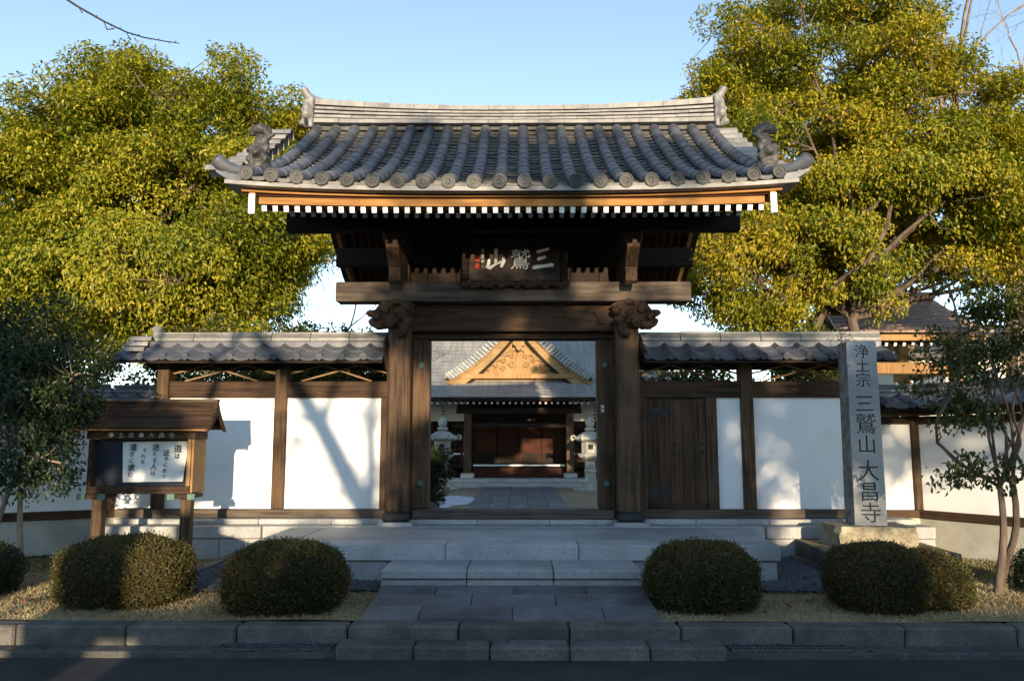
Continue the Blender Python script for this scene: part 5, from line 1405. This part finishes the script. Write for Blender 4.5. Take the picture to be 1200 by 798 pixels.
street_house('two storey house across the street to the left', -18, -2.55, -22, -14, 5.2, 1.3)
street_house('low house across the street behind the trees', 2.9, 6.1, -30, -23, 4.0, 1.3)
leafy_tree('street_shade_tree', 'large evergreen across the street facing the gate', (3.4, -10.0, 0), [(3.3, -10, 3.0)],
           [((3.6, -10.0, 4.3), (2.8, 1.6, 2.0)), ((2.2, -10, 3.6), (1.5, 1.4, 1.4)), ((4.4, -10, 3.2), (1.0, 1.2, 1.5)), ((1.5, -10, 5.5), (1.3, 1.2, 0.8))], 220, 0.5, 210, (0.15, 0.07), 'leaf_mid', 91, 0.2, limbs=20, group='trees across the street', shell=0.2)
leafy_tree('street_shade_tree', 'tall thin-leaved evergreen across the street behind the wall', (3.0, -12.0, 0), [(3.0, -12, 5.5)],
           [((2.6, -12.0, 7.75), (3.7, 1.5, 0.95))], 230, 0.36, 120, (0.15, 0.07), 'leaf_mid', 93, 0.14, limbs=24, group='trees across the street', shell=0.1)
leafy_tree('street_shade_tree', 'small round evergreen added across the street to shade the notice board', (-3.0, -3.5, 0.1), [(-2.95, -3.5, 2.2)],
           [((-2.72, -3.5, 2.95), (0.62, 0.5, 0.72))], 60, 0.2, 120, (0.075, 0.036), 'leaf_dark', 94, 0.045, limbs=8, group='trees across the street', shell=0.2)  # unseen crown put in to keep sun off the notice board
leafy_tree('street_shade_hedge', 'tall clipped hedge added behind the block wall to shade the foreground', (2.0, -6.0, 0), [(2.0, -6, 1.0)],
           [((1.7 + 1.1 * k, -6.0, 1.45), (1.0, 0.5, 1.35)) for k in range(-2, 3)], 380, 0.30, 120, (0.09, 0.045), 'leaf_dark', 95, 0.05, limbs=20, cat='hedge', shell=0.3)  # unseen hedge added to keep low sun off the bushes and steps
lt = thing('leaning_tree', 'old leaning tree with bare crooked trunk across the street', 'tree', (1.3, -8.5, 0), 'trees across the street')
rng = np.random.default_rng(9); mb = MB()
tk = [(1.3, -8.5, -0.1), (0.9, -8.5, 1.3), (0.15, -8.5, 2.8), (-0.45, -8.5, 3.9), (-0.9, -8.5, 4.6), (-1.5, -8.5, 5.3)]
mb.tube(tk, [0.2, 0.17, 0.15, 0.13, 0.11, 0.07], 8)
limb(mb, tk[2], (0.35, -8.4, 5.2), 0.10, 0.04, rng, 0.1); limb(mb, tk[3], (-0.1, -8.4, 5.4), 0.07, 0.03, rng, 0.1); limb(mb, tk[3], (-1.3, -8.4, 4.1), 0.05, 0.02, rng, 0.1); limb(mb, tk[1], (0.5, -8.4, 3.2), 0.06, 0.03, rng, 0.15)
mb.build('trunk', 'bark', lt, smooth=True)
cs = np.array([(-1.4, -8.5, 5.4), (-0.9, -8.4, 5.7), (0.3, -8.4, 5.4), (-0.1, -8.5, 5.7), (0.55, -8.4, 3.3), (0.7, -8.5, 3.8), (-1.8, -8.5, 5.2), (-0.9, -8.3, 3.7), (-0.2, -8.3, 3.2), (0.1, -8.4, 4.1), (-1.2, -8.4, 4.5)])
V, T = clump_leaves(rng, cs, np.full(len(cs), 0.32), 55, 0.12, 0.055, 0.5)
leaf_object('crown', V, T, 'leaf_mid', lt)
leafy_tree('street_shade_tree', 'slender thin-leaved tree added across the street to dapple the right side', (6.7, -9.0, 0), [(6.6, -9, 3.0)],
           [((6.6, -9.0, 4.15), (1.35, 1.0, 1.15)), ((8.0, -9.0, 4.3), (1.0, 0.9, 1.1)), ((5.9, -9.0, 3.5), (0.6, 0.6, 0.85)), ((5.9, -9.0, 4.6), (0.6, 0.6, 0.6))], 112, 0.34, 85, (0.12, 0.055), 'leaf_mid', 97, 0.07, limbs=14, group='trees across the street', shell=0.1)  # unseen tree put in to break up sunlight on pillar and right wall
# leafless tree by the road whose twig hangs into the view
rng = np.random.default_rng(5)
rt = thing('roadside_tree', 'leafless roadside tree whose thin twig hangs into the upper left', 'tree', (-3.6, -3.2, 0.1))
mb = MB()
limb(mb, (-3.6, -3.2, -0.1), (-3.3, -3.1, 2.6), 0.11, 0.085, rng, 0.05, 8, 8)
limb(mb, (-3.3, -3.1, 2.6), (-1.2, -3.6, 5.2), 0.075, 0.03, rng, 0.1, 8, 6)
limb(mb, (-3.3, -3.1, 2.6), (-3.9, -3.6, 5.4), 0.07, 0.03, rng, 0.1, 8, 6)
limb(mb, (-3.3, -3.1, 2.6), (-3.5, 1.5, 4.7), 0.06, 0.022, rng, 0.03, 8, 6)
limb(mb, (-3.5, 1.5, 4.7), (-3.3, 4.3, 4.62), 0.022, 0.010, rng, 0.02, 8, 5)
mb.build('trunk', 'bark_dark', rt, smooth=True)
tw = MB()
tp = [(-3.3, 4.3, 4.62), (-2.88, 4.6, 4.36), (-2.66, 4.7, 4.235), (-2.52, 4.75, 4.165), (-2.40, 4.8, 4.12), (-2.30, 4.82, 4.095), (-2.18, 4.85, 4.085), (-2.09, 4.87, 4.08)]
tw.tube(tp[1:], [0.0075, 0.007, 0.006, 0.005, 0.0045, 0.004, 0.003], 5)
tw.tube(tp[:2], [0.010, 0.0075], 5)
for (a, b, c) in ((2, (0.03, 0, -0.04), 0), (3, (0.025, 0, -0.055), 1), (4, (0.03, 0, -0.05), 0), (1, (0.0, 0, -0.04), 0)):
    q = Vector(tp[a]); tw.tube([q, q + Vector(b) * 0.6, q + Vector(b)], [0.003, 0.003, 0.005], 4)
    if c: tw.tube([q + Vector(b), q + Vector(b) + Vector((0.045, 0, 0.008))], [0.003, 0.004], 4)
for i in range(1, len(tp) - 1):
    for f in (0.3, 0.7):
        q = Vector(tp[i]).lerp(Vector(tp[i + 1]), f); tw.tube([q, q + Vector((0.006, 0, 0.012 if f > 0.5 else -0.012))], [0.004, 0.002], 4)
tw.build('twig', 'bark_dark', rt, smooth=True)
